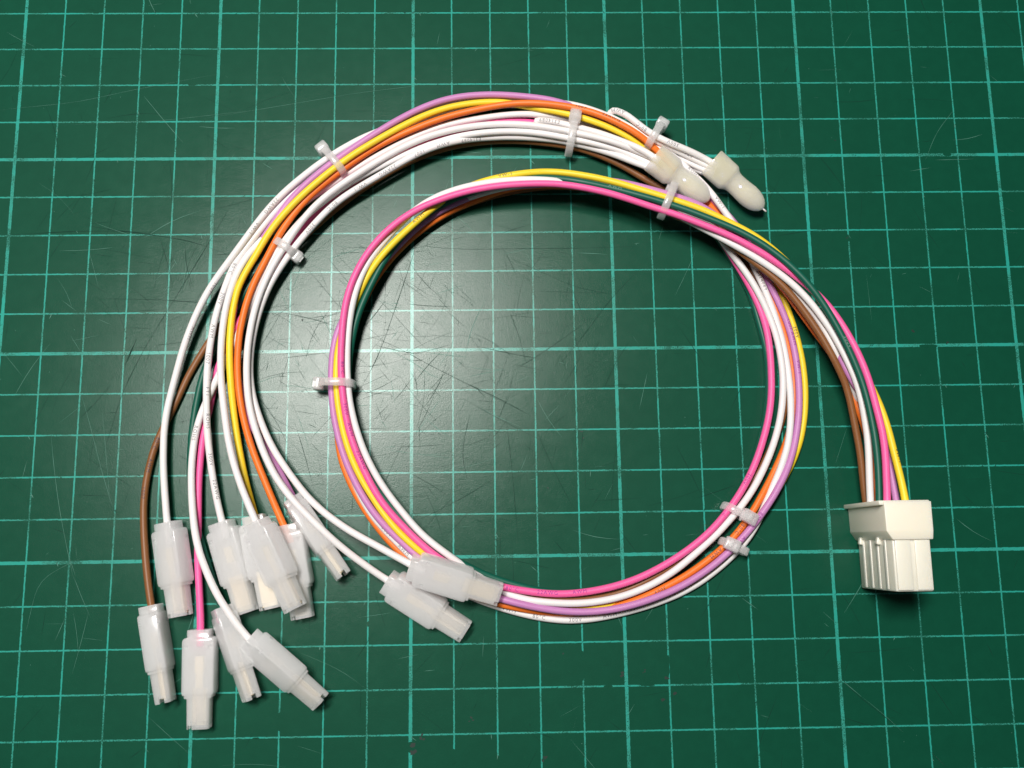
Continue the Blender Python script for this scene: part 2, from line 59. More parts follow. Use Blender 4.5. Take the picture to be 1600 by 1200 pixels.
  'w1': '2586,4452,520 2278,4568,537 1985,4714,573 1692,4862,605 1394,5000,633 1095,5139,644 806,5298,632 525,5470,624 240,5637,628 -52,5790,626 -349,5931,603 -651,6058,563 -948,6176,486 -1255,6264,405 -1580,6307,368 -1908,6333,355 -2237,6363,347 -2566,6389,341 -2895,6399,337 -3225,6389,334 -3553,6355,334 -3878,6298,335 -4196,6212,339 -4508,6104,343 -4812,5977,349 -5113,5842,355 -5415,5709,363 -5719,5581,375 -6020,5448,391 -6313,5298,409 -6596,5128,425 -6871,4947,441 -7137,4753,454 -7396,4548,466 -7645,4333,477 -7890,4111,488 -8124,3879,498 -8344,3634,509 -8547,3374,520 -8737,3105,532 -8919,2830,545 -9100,2554,551 -9288,2284,535 -9485,2022,497 -9677,1756,462 -9854,1478,440 -10009,1188,422 -10145,888,405 -10267,582,389 -10375,270,374 -10468,-46,359 -10547,-366,346 -10621,-687,333 -10694,-1009,321 -10761,-1331,310 -10809,-1658,301 -10833,-1986,293 -10835,-2316,286 -10825,-2646,280 -10802,-2975,275 -10770,-3303,271 -10732,-3631,269 -10692,-3958,266 -10641,-4284,266 -10576,-4608,270',
  'w2': '2563,4359,460 2260,4478,448 1972,4633,446 1690,4797,432 1409,4961,399 1141,5133,324 869,5301,257 580,5452,236 289,5600,219 -4,5743,200 -305,5872,198 -611,5984,202 -923,6082,204 -1241,6161,203 -1561,6226,202 -1884,6277,199 -2209,6314,196 -2535,6328,195 -2862,6322,195 -3188,6294,196 -3512,6250,197 -3832,6187,200 -4149,6105,204 -4458,6000,208 -4760,5876,214 -5055,5733,221 -5342,5577,229 -5623,5411,238 -5902,5240,247 -6181,5070,258 -6463,4905,271 -6749,4749,286 -7037,4593,301 -7317,4426,317 -7585,4239,332 -7833,4027,348 -8060,3793,363 -8269,3542,382 -8464,3281,403 -8654,3015,419 -8845,2750,429 -9032,2482,436 -9203,2203,443 -9341,1908,453 -9451,1600,457 -9549,1288,453 -9637,973,449 -9708,654,445 -9758,331,442 -9796,6,440 -9822,-320,439 -9835,-646,439 -9833,-973,438 -9825,-1300,429 -9813,-1626,407 -9793,-1951,382 -9759,-2275,357 -9717,-2599,334 -9667,-2921,312 -9609,-3242,291 -9542,-3561,272 -9465,-3879,253 -9379,-4194,237 -9288,-4508,230',
  'w3': '2513,4320,390 2221,4460,358 1956,4644,305 1691,4826,243 1417,4991,180 1127,5137,137 832,5275,108 530,5398,112 223,5499,158 -84,5592,220 -393,5693,261 -704,5789,291 -1019,5870,319 -1340,5925,346 -1664,5959,371 -1990,5972,389 -2317,5972,392 -2644,5955,381 -2969,5923,369 -3293,5881,357 -3616,5831,344 -3936,5769,331 -4253,5690,318 -4563,5586,305 -4865,5462,292 -5159,5320,282 -5448,5167,274 -5734,5008,268 -6018,4846,262 -6299,4679,256 -6575,4504,251 -6845,4320,249 -7112,4131,249 -7376,3938,252 -7636,3740,258 -7888,3532,264 -8131,3313,269 -8361,3081,279 -8573,2837,323 -8762,2580,397 -8949,2316,440 -9110,2033,467 -9236,1733,496 -9322,1420,527 -9390,1101,549 -9442,778,548 -9477,453,544 -9494,126,542 -9498,-201,542 -9486,-527,544 -9458,-853,547 -9416,-1177,554 -9366,-1500,562 -9310,-1822,574 -9248,-2143,587 -9170,-2460,603 -9078,-2773,621 -8968,-3081,640 -8847,-3383,662 -8714,-3681,684 -8576,-3977,706 -8437,-4272,728 -8302,-4570,740',
  'w4': '1151,4603,700 863,4754,661 569,4899,641 263,5014,663 -48,5118,679 -362,5212,670 -679,5296,660 -997,5376,646 -1315,5453,628 -1636,5521,609 -1958,5577,592 -2284,5612,579 -2612,5629,567 -2939,5626,559 -3267,5605,552 -3592,5564,548 -3915,5506,545 -4233,5426,544 -4546,5327,544 -4850,5204,546 -5145,5062,550 -5432,4902,555 -5712,4731,562 -5986,4553,570 -6259,4369,576 -6528,4182,578 -6793,3988,578 -7047,3781,575 -7288,3559,569 -7508,3316,557 -7709,3058,542 -7891,2785,529 -8062,2505,518 -8226,2221,509 -8381,1932,501 -8514,1633,495 -8629,1325,491 -8720,1010,489 -8791,690,487 -8841,366,487 -8875,39,488 -8887,-288,491 -8881,-616,496 -8855,-943,506 -8809,-1268,518 -8736,-1587,536 -8641,-1900,556 -8528,-2207,582 -8403,-2509,610 -8259,-2802,640 -8095,-3085,669 -7907,-3352,694 -7701,-3607,711 -7479,-3848,715 -7249,-4082,708 -7015,-4311,685 -6778,-4534,649 -6534,-4748,600 -6283,-4952,543 -6027,-5147,479 -5767,-5336,412 -5501,-5516,348 -5229,-5692,300',
  'w5': '1127,4377,600 821,4496,569 521,4630,540 228,4775,496 -65,4915,438 -371,5032,399 -685,5132,382 -1004,5216,376 -1327,5280,375 -1654,5323,377 -1983,5352,378 -2312,5369,378 -2642,5376,376 -2972,5367,374 -3301,5344,378 -3624,5291,415 -3939,5211,473 -4254,5118,495 -4565,5007,493 -4865,4871,487 -5156,4715,480 -5439,4547,473 -5721,4375,466 -6004,4204,459 -6285,4032,452 -6561,3852,444 -6824,3652,436 -7067,3430,428 -7294,3191,418 -7509,2941,408 -7717,2685,398 -7914,2420,387 -8100,2148,376 -8274,1868,365 -8428,1577,354 -8556,1273,344 -8660,960,336 -8742,640,330 -8802,316,327 -8840,-12,327 -8852,-341,330 -8837,-670,336 -8788,-996,344 -8706,-1316,355 -8596,-1626,368 -8470,-1931,383 -8327,-2228,400 -8164,-2514,420 -7981,-2787,442 -7787,-3054,466 -7586,-3313,493 -7372,-3563,522 -7136,-3792,553 -6885,-4002,587 -6619,-4195,622 -6345,-4374,659 -6060,-4537,697 -5772,-4693,734 -5484,-4851,770 -5197,-5009,806 -4907,-5163,838 -4612,-5310,860',
  'w6': '1111,4519,540 823,4668,516 529,4808,510 226,4926,518 -85,5022,531 -399,5108,538 -714,5189,536 -1032,5258,534 -1352,5319,534 -1673,5374,534 -1995,5418,532 -2320,5443,530 -2645,5450,529 -2970,5437,529 -3294,5409,524 -3616,5376,489 -3933,5336,428 -4248,5262,399 -4556,5159,397 -4859,5038,399 -5155,4904,403 -5448,4762,406 -5738,4614,409 -6026,4462,411 -6308,4300,410 -6583,4126,409 -6849,3938,407 -7106,3739,405 -7355,3529,401 -7594,3308,391 -7813,3068,378 -8015,2813,364 -8199,2545,350 -8372,2270,337 -8528,1984,331 -8671,1692,332 -8796,1391,336 -8908,1086,339 -9012,777,333 -9120,471,319 -9241,169,303 -9372,-129,291 -9507,-425,291 -9639,-723,294 -9767,-1022,292 -9893,-1322,288 -9998,-1630,291 -10072,-1947,298 -10115,-2269,309 -10135,-2593,322 -10136,-2918,338 -10118,-3243,358 -10085,-3566,382 -10041,-3887,409 -9986,-4206,440 -9911,-4521,474 -9810,-4829,509 -9682,-5126,543 -9541,-5418,572 -9386,-5703,593 -9211,-5977,604 -9019,-6240,603 -8822,-6499,593 -8613,-6747,572 -8397,-6984,520',
}
CONNECTORS = {
  'c1': ([-106.52, -41.05, 2.7], [0.1762, -0.9843, -0.0089], 26),
  'c2': ([-109.23, -59.93, 3.6], [0.2034, -0.9791, 0.0], 90),
  'c3': ([-97.98, -65.48, 2.5], [0.0278, -0.9996, -0.0044], 0),
  'c4': ([-94.18, -41.21, 2.5], [0.3084, -0.9513, -0.0046], 14),
  'c5': ([-93.2, -60.62, 3.3], [0.3492, -0.937, -0.0045], 60),
  'c6': ([-86.15, -67.49, 6.0], [0.7443, -0.6586, -0.111], 48),
  'c7': ([-84.86, -41.33, 7.6], [0.4352, -0.9002, -0.0177], 30),
  'c8': ([-78.77, -42.02, 2.5], [0.1898, -0.9818, -0.0045], 4),
  'c9': ([-77.79, -36.12, 3.6], [0.5726, -0.8198, -0.0093], 74),
  'c10': ([-55.41, -55.28, 3.0], [0.8415, -0.54, -0.0187], 22),
  'c11': ([-49.75, -51.9, 8.6], [0.9481, -0.3045, -0.0916], 22),
  'c12': ([-86.6, -39.83, 2.5], [0.2133, -0.977, -0.0046], 0),
}
CAPS = {
  'a': ([9.99, 46.62, 7.2], [0.7855, -0.6123, -0.0894]),
  'b': ([24.77, 46.13, 5.4], [0.73, -0.6788, -0.0795]),
}
TIES = {
  't1': ([-69.31, 47.3, 4.3], [0.6423, -0.7664, 0.0], 3.53, 2.31, 180),
  't2': ([-80.79, 25.18, 3.05], [0.8171, -0.5765, 0.0], 2.44, 3.07, -8),
  't3': ([-9.69, 54.11, 3.75], [-0.1879, -0.9822, 0.0], 4.44, 3.68, 128),
  't4': ([10.82, 52.82, 4.65], [-0.539, -0.8423, 0.0], 3.03, 4.29, 172),
  't5': ([12.94, 35.09, 8.0], [-0.3916, -0.9201, 0.0], 4.01, 3.12, 225),
  't6': ([-67.5, -8.91, 3.6], [0.9995, -0.0318, 0.0], 3.67, 3.63, 180),
  't7': ([27.34, -40.68, 2.55], [0.8775, -0.4796, 0.0], 3.38, 2.56, 62),
  't8': ([26.0, -48.51, 2.55], [0.9083, -0.4184, 0.0], 2.93, 2.05, 102),
}
LETTERING = [
  ('white2', 279.7, 1, 'VW-1', 0.00),
  ('white2', 286.8, 1, '80°C', -0.05),
  ('white2', 295.3, 1, '300V', -0.05),
  ('white2', 303.5, 1, 'AWM', -0.10),
  ('white2', 309.0, 1, '1007', -0.45),
  ('white2', 317.3, 1, '22AWG', -0.70),
  ('white1', 467.1, -1, 'E314089', 0.10),
  ('white2', 468.9, -1, 'AWM', 0.00),
  ('white2', 476.2, -1, '80°C', 0.45),
  ('white2', 484.9, -1, '300V', 0.20),
  ('w1', 123.3, 1, '22AWG', -0.35),
  ('w1', 130.4, 1, 'VW-1', -0.50),
  ('w5', 48.4, 1, 'E314089', -0.60),
  ('w5', 55.6, 1, 'AWM', -0.35),
  ('w5', 61.9, 1, '1007', -0.30),
  ('w5', 71.0, 1, '22AWG', -0.30),
  ('w5', 78.9, 1, 'VW-1', -0.30),
  ('w5', 87.3, 1, '80°C', -0.20),
  ('w5', 95.1, 1, '300V', -0.20),
  ('w2', 140.0, 1, '80°C', -0.20),
  ('w2', 147.8, 1, '300V', -0.25),
  ('w2', 156.1, 1, 'AWM', -0.20),
  ('w2', 162.7, 1, '1007', -0.10),
  ('w2', 170.8, 1, 'FT1', -0.50),
  ('w2', 177.8, 1, 'ROHS', -0.50),
  ('w2', 186.9, 1, '300V', -0.35),
  ('w2', 194.1, 1, '22AWG', -0.50),
  ('w6', 153.8, 1, 'ROHS', 0.10),
  ('white2', 407.7, -1, 'E314089', 0.00),
  ('white2', 439.7, -1, 'ROHS', 0.10),
  ('white2', 429.6, -1, 'VW-1', 0.00),
  ('w1', 7.7, 1, 'FT1', 0.10),
  ('w1', 160.2, 1, 'AWM', -0.85),
  ('w1', 147.8, 1, '1007', -0.85),
  ('white2', 245.1, 1, '300V', -0.10),
  ('white2', 251.0, 1, 'AWM', 0.20),
  ('yellow', 165.6, -1, 'AWM', 0.20),
  ('yellow', 141.0, -1, 'VW-1', 0.10),
  ('yellow', 395.3, -1, '300V', -0.10),
  ('yellow', 90.7, -1, '.', 0.00),
  ('yellow', 135.0, -1, '.', 0.10),
  ('yellow', 132.6, -1, '.', 0.10),
  ('yellow', 388.7, -1, '.', 0.20),
  ('yellow', 386.2, -1, '.', 0.20),
  ('yellow', 14.5, -1, 'VW-1', 0.60),
  ('pink', 215.0, 1, '300V', -0.30),
  ('pink', 220.0, 1, 'AWM', -0.40),
  ('pink', 205.1, 1, '80°C', -0.50),
  ('pink', 227.7, 1, '22AWG', -0.50),
  ('pink', 275.8, 1, '80°C', 0.00),
  ('pink', 284.0, 1, '22AWG', -0.20),
  ('pink', 291.5, 1, 'AWM', -0.30),
  ('pink', 341.3, -1, '300V', -0.40),
  ('pink', 326.1, -1, '.', 0.00),
  ('pink', 323.6, -1, '.', 0.00),
  ('pink', 331.0, -1, 'o', -0.30),
  ('purple', 393.4, -1, 'AWM', 0.30),
  ('purple', 397.0, -1, '1007', 0.30),
  ('purple', 386.2, -1, 'VW-1', 0.20),
  ('purple', 353.5, -1, '. .', -0.20),
  ('purple', 347.0, -1, '80°C', -0.30),
  ('purple', 339.8, -1, 'AWM', 0.20),
  ('orange', 469.3, -1, '1007', 0.30),
  ('orange', 461.3, -1, '22AWG', 0.40),
  ('orange', 338.8, -1, '80°C', -0.30),
  ('orange', 330.7, -1, 'AWM', -0.20),
  ('orange', 314.8, -1, '300V', 0.10),
  ('orange', 628.6, 1, '.', 0.00),
  ('brown', 589.5, 1, '80°C', -0.20),
  ('brown', 595.0, 1, 'AWM', -0.20),
  ('brown', 601.5, 1, '1007', 0.20),
  ('brown', 620.2, 1, '.', 0.20),
  ('brown', 622.4, 1, '.', 0.20),
  ('green', 41.9, -1, '300V', 0.30),
  ('green', 110.6, -1, 'AWM', 0.30),
]
SCRATCHES = [
  ('d', 0.16, [[-152.2, 30.1], [-133.3, 31.1], [-120.7, 31.0], [-104.8, 28.3], [-95.1, 24.5]]),
  ('d', 0.14, [[-94.1, 40.1], [-100.8, 27.4], [-107.3, 15.4], [-115.2, 1.0], [-120.0, -10.0], [-123.1, -23.2], [-125.7, -30.8]]),
  ('d', 0.12, [[-126.8, 13.7], [-113.5, 13.4], [-100.9, 12.5], [-96.2, 11.6]]),
  ('d', 0.1, [[-117.3, 10.5], [-111.8, 10.8]]),
  ('d', 0.14, [[-112.7, 29.1], [-110.5, 22.8], [-108.9, 16.3]]),
  ('d', 0.3, [[-117.2, 3.4], [-118.3, 0.2], [-119.6, -3.2]]),
  ('d', 0.16, [[-124.5, 0.9], [-121.0, 1.4]]),
  ('d', 0.1, [[-119.4, 6.3], [-113.4, 6.1]]),
  ('d', 0.1, [[-112.9, 1.8], [-103.7, 2.8]]),
  ('d', 0.1, [[-120.0, 17.2], [-112.6, 11.4]]),
  ('d', 0.16, [[-49.1, 26.5], [-52.2, 16.6], [-55.6, 6.1], [-58.4, -1.9], [-62.2, -9.1]]),
  ('d', 0.1, [[-63.1, 4.5], [-53.7, 1.2], [-49.0, -2.0], [-38.1, -7.7], [-25.7, -14.2]]),
  ('d', 0.1, [[-49.1, 26.7], [-37.9, 25.6], [-25.1, 25.7], [-9.0, 25.7], [7.1, 26.1]]),
  ('d', 0.12, [[-83.6, 10.0], [-75.8, 8.7], [-68.7, 6.2]]),
  ('d', 0.12, [[-75.7, 8.2], [-67.9, 9.4]]),
  ('d', 0.1, [[-81.7, -1.7], [-69.3, -0.2]]),
  ('d', 0.16, [[-61.6, 6.1], [-58.5, 9.3], [-56.6, 12.6]]),
  ('d', 0.12, [[6.9, 20.2], [0.2, 13.7], [-9.7, 0.8], [-14.5, -4.8]]),
  ('d', 0.12, [[-25.5, -5.5], [-17.6, -0.8], [-6.3, 7.2]]),
  ('d', 0.1, [[-25.1, 23.0], [-17.2, 19.3], [-9.3, 15.4], [0.2, 13.7]]),
  ('d', 0.08, [[-20.2, 14.7], [-9.3, 14.3], [-1.4, 14.0]]),
  ('d', 0.14, [[-36.5, -8.5], [-30.3, -11.4], [-21.0, -16.6]]),
  ('d', 0.1, [[-19.8, -20.0], [-17.8, -25.2], [-13.7, -34.5], [-10.7, -39.9]]),
  ('d', 0.1, [[-38.1, -11.7], [-28.8, -17.3], [-18.0, -22.9]]),
  ('d', 0.12, [[-48.9, -41.6], [-38.2, -36.5], [-30.8, -32.0]]),
  ('d', 0.14, [[-46.6, -39.4], [-44.3, -42.4]]),
  ('d', 0.1, [[-50.4, -34.8], [-48.9, -37.1]]),
  ('d', 0.12, [[-35.8, -15.6], [-38.2, -25.7], [-36.6, -31.9]]),
  ('d', 0.1, [[-27.2, -16.5], [-25.9, -29.0], [-24.6, -47.2]]),
  ('d', 0.1, [[-56.6, -27.0], [-50.5, -22.5]]),
  ('d', 0.12, [[-59.0, -16.9], [-55.2, -13.1]]),
  ('d', 0.1, [[-57.5, -11.5], [-55.6, -14.6]]),
  ('d', 0.1, [[-78.2, -17.5], [-75.8, -24.5], [-73.0, -34.5]]),
  ('d', 0.1, [[-47.4, -14.7], [-42.7, -8.5], [-41.2, -1.3]]),
  ('d', 0.08, [[-72.3, -5.0], [-66.0, -11.4]]),
  ('d', 0.2, [[-83.6, -6.5], [-81.5, -5.8]]),
  ('d', 0.25, [[-77.8, -3.0], [-76.7, -3.8]]),
  ('d', 0.12, [[-64.4, -66.5], [-65.1, -68.7], [-66.3, -71.5]]),
  ('p', 0.1, [[-66.5, -69.4], [-66.7, -71.8]]),
  ('d', 0.08, [[-61.3, -78.0], [-61.6, -85.8]]),
  ('d', 0.14, [[-3.5, -52.7], [-1.2, -52.0]]),
  ('d', 0.12, [[-0.4, -44.2], [1.3, -47.3], [3.9, -50.1]]),
  ('d', 0.1, [[1.0, -47.6], [2.7, -50.0]]),
  ('p', 0.12, [[-9.2, -53.4], [-8.0, -52.4]]),
  ('d', 0.12, [[40.4, 28.3], [47.8, 29.6], [59.3, 30.6]]),
  ('d', 0.12, [[49.7, -78.4], [52.4, -82.1], [58.1, -86.5], [63.7, -91.1]]),
  ('p', 0.22, [[49.9, -79.2], [52.5, -81.4], [54.7, -83.3]]),
  ('p', 0.06, [[54.7, -83.3], [59.5, -87.2], [63.9, -91.5]]),
  ('d', 0.08, [[70.2, -78.8], [73.3, -83.9], [75.9, -88.2]]),
  ('p', 0.1, [[40.2, -84.7], [42.8, -86.5]]),
  ('p', 0.1, [[66.4, -76.6], [67.8, -78.0]]),
  ('d', 0.12, [[69.6, -95.6], [73.4, -99.4]]),
  ('p', 0.08, [[70.0, -95.9], [72.7, -98.7]]),
  ('p', 0.07, [[-130.0, -9.1], [-127.3, -16.9], [-123.5, -29.3], [-120.2, -38.4]]),
  ('p', 0.1, [[-136.2, -19.9], [-135.3, -26.1], [-133.3, -36.7], [-131.0, -45.7], [-128.7, -53.9]]),
  ('p', 0.08, [[-130.1, -48.7], [-128.3, -53.1]]),
  ('p', 0.08, [[-128.8, -53.1], [-126.2, -59.0], [-124.2, -62.7]]),
  ('p', 0.06, [[-124.4, -13.9], [-121.2, -36.9]]),
  ('p', 0.05, [[-154.7, 63.4], [-135.5, 65.4], [-121.1, 68.8], [-100.1, 73.0]]),
  ('p', 0.05, [[-136.7, 59.3], [-112.6, 60.4], [-90.0, 63.1]]),
  ('p', 0.07, [[-83.7, 72.2], [-81.7, 68.3], [-80.2, 66.5]]),
  ('p', 0.09, [[-152.5, 51.1], [-150.6, 51.6]]),
  ('p', 0.07, [[-141.9, 52.3], [-140.1, 52.3]]),
  ('p', 0.05, [[-102.9, 60.9], [-90.0, 63.1], [-64.0, 67.7], [-41.0, 70.6]]),
  ('p', 0.08, [[-43.1, 84.6], [-43.9, 80.6]]),
  ('p', 0.12, [[-8.8, 24.5], [-2.7, 24.3], [-1.1, 24.0]]),
  ('d', 0.14, [[-5.1, 23.7], [-2.3, 24.1]]),
  ('p', 0.06, [[-110.1, -84.7], [-104.0, -90.0], [-98.0, -94.9]]),
  ('p', 0.06, [[-75.7, -91.9], [-69.8, -93.8]]),
  ('p', 0.06, [[-15.6, -86.6], [-11.1, -84.3]]),
  ('p', 0.08, [[-11.6, -86.4], [-12.7, -89.5]]),
  ('p', 0.14, [[28.1, -60.6], [30.3, -62.1], [31.6, -63.2]]),
  ('p', 0.2, [[100.8, 35.6], [103.0, 34.5]]),
  ('p', 0.1, [[100.6, 29.1], [103.4, 28.9]]),
  ('p', 0.06, [[44.2, 58.4], [44.4, 54.6]]),
  ('d', 0.2, [[71.0, 3.2], [72.0, 0.3]]),
  ('d', 0.12, [[18.6, -36.9], [24.9, -35.0], [28.0, -33.9]]),
  ('d', 0.14, [[14.4, -10.7], [18.3, -10.4]]),
  ('d', 0.08, [[5.5, -15.3], [-1.0, -24.6], [-2.3, -40.0]]),
  ('p', 0.1, [[-16.2, -26.3], [-14.1, -25.9]]),
  ('p', 0.1, [[-24.0, -30.2], [-22.1, -25.9]]),
  ('p', 0.08, [[-5.5, -29.2], [-6.5, -27.7]]),
  ('d', 0.08, [[-26.1, -47.2], [-25.6, -63.5]]),
  ('d', 0.1, [[-26.2, -50.9], [-17.1, -53.0]]),
  ('p', 0.06, [[-75.4, -71.4], [-65.0, -75.8], [-60.5, -79.5]]),
  ('p', 0.06, [[-62.2, -63.6], [-54.8, -62.7]]),
  ('d', 0.08, [[-86.4, -50.8], [-101.3, -52.1]]),
  ('p', 0.05, [[-126.8, -48.7], [-136.9, -53.7], [-138.9, -66.0]]),
  ('p', 0.05, [[-134.7, -63.9], [-128.8, -64.0]]),
  ('p', 0.12, [[-120.3, -70.6], [-119.2, -72.9]]),
  ('p', 0.1, [[-125.0, -70.6], [-125.2, -72.0]]),
  ('p', 0.06, [[56.0, -20.3], [52.5, -29.2]]),
  ('p', 0.06, [[63.8, 18.1], [64.2, 6.6]]),
  ('d', 0.1, [[-63.5, 34.1], [-61.9, 32.4]]),
  ('d', 0.16, [[-56.0, 37.1], [-55.1, 35.4]]),
]
GAPS = [
  ([87.3, 50.1], 1.06, 0.45),
  ([-106.4, 70.2], 1.06, 0.38),
  ([-10.1, -75.3], 0.61, 3.33),
  ([9.6, -75.6], 0.61, 2.58),
  ([-79.9, -86.5], 0.45, 2.12),
  ([-49.8, -44.2], 0.76, 2.58),
  ([-59.8, -65.1], 0.38, 0.61),
  ([-49.9, -92.7], 0.91, 1.21),
  ([-40.0, -96.0], 0.45, 2.73),
  ([-30.0, -96.8], 0.45, 2.12),
  ([4.9, -79.9], 1.82, 0.23),
  ([-4.3, -80.0], 1.06, 0.23),
  ([-81.4, -69.1], 0.08, 0.08),
  ([57.0, -0.0], 1.82, 0.53),
  ([77.8, -0.2], 2.27, 0.38),
  ([59.9, 27.9], 0.30, 0.91),
  ([-85.2, -90.2], 0.76, 0.30),
  ([-132.1, 90.2], 0.76, 0.23),
]
STAINS = [
  ([-36.2, -86.8], 0.76),
  ([-47.3, -91.0], 1.06),
  ([-49.0, -93.3], 1.36),
  ([9.8, -78.5], 0.76),
  ([8.5, -83.3], 0.76),
  ([11.3, -82.0], 0.76),
  ([4.3, -77.0], 0.61),
  ([-1.0, -77.6], 0.76),
  ([-19.2, -95.4], 1.06),
  ([59.7, 28.0], 0.45),
  ([74.1, 3.4], 0.61),
  ([-9.1, -20.6], 0.45),
  ([-8.6, -22.2], 0.45),
  ([-17.2, -34.0], 0.38),
  ([-22.9, -36.7], 0.30),
  ([-104.8, -17.2], 0.45),
  ([-108.0, 13.0], 0.30),
  ([-80.5, 9.0], 0.38),
  ([-77.0, 7.7], 0.61),
  ([-14.5, -72.6], 0.45),
  ([58.3, 54.0], 0.38),
  ([82.7, 0.7], 0.61),
  ([-20.7, -43.9], 0.45),
]
# ---------------------------------------------------------------- helpers
def tag(o, label=None, category=None, group=None, kind=None):
    if label: o['label'] = label
    if category: o['category'] = category
    if group: o['group'] = group
    if kind: o['kind'] = kind
    return o

def link(name, mesh, mat=None, parent=None, smooth=True):
    o = bpy.data.objects.new(name, mesh)
    COL.objects.link(o)
    if mat and not mesh.materials:
        mesh.materials.append(mat)
    if parent: o.parent = parent
    if smooth and hasattr(mesh, 'polygons'):
        mesh.polygons.foreach_set('use_smooth', [True] * len(mesh.polygons))
    return o

def mesh_from(name, verts, faces):
    m = bpy.data.meshes.new(name)
    m.from_pydata(verts, [], faces)
    m.update()
    return m

def sharpen(mesh, deg=35):
    mesh.polygons.foreach_set('use_smooth', [True] * len(mesh.polygons))
    try:
        mesh.set_sharp_from_angle(angle=math.radians(deg))
    except Exception:
        pass

def new_mat(name):
    m = bpy.data.materials.new(name)
    m.use_nodes = True
    nt = m.node_tree
    return m, nt, nt.nodes, nt.links, nt.nodes['Principled BSDF'], nt.nodes['Material Output']

def math_node(nt, op, a, b=None, c=None, clamp=False):
    n = nt.nodes.new('ShaderNodeMath')
    n.operation = op
    n.use_clamp = clamp
    for i, v in enumerate((a, b, c)):
        if v is None: continue
        if isinstance(v, (int, float)): n.inputs[i].default_value = v
        else: nt.links.new(v, n.inputs[i])
    return n.outputs[0]

def noise(nt, vec, scale, detail=2.0, rough=0.5, dist=0.0):
    n = nt.nodes.new('ShaderNodeTexNoise')
    n.inputs['Scale'].default_value = scale
    n.inputs['Detail'].default_value = detail
    n.inputs['Roughness'].default_value = rough
    n.inputs['Distortion'].default_value = dist
    nt.links.new(vec, n.inputs['Vector'])
    return n.outputs['Fac']

def ramp(nt, fac, lo, hi, a=0.0, b=1.0):
    n = nt.nodes.new('ShaderNodeMapRange')
    n.interpolation_type = 'SMOOTHSTEP'
    for i, v in enumerate((lo, hi, a, b)):
        n.inputs[1 + i].default_value = v
    nt.links.new(fac, n.inputs[0])
    return n.outputs[0]

def mixc(nt, fac, a, b):
    n = nt.nodes.new('ShaderNodeMix')
    n.data_type = 'RGBA'
    for sock, v in ((n.inputs['Factor'], fac), (n.inputs['A'], a), (n.inputs['B'], b)):
        if isinstance(v, (int, float)): sock.default_value = v
        elif isinstance(v, tuple): sock.default_value = (*v, 1.0)
        else: nt.links.new(v, sock)
    return n.outputs['Result']

# ---------------------------------------------------------------- materials
MAT_GREEN = (0.0040, 0.0640, 0.0350)
MAT_LINE = (0.024, 0.335, 0.268)

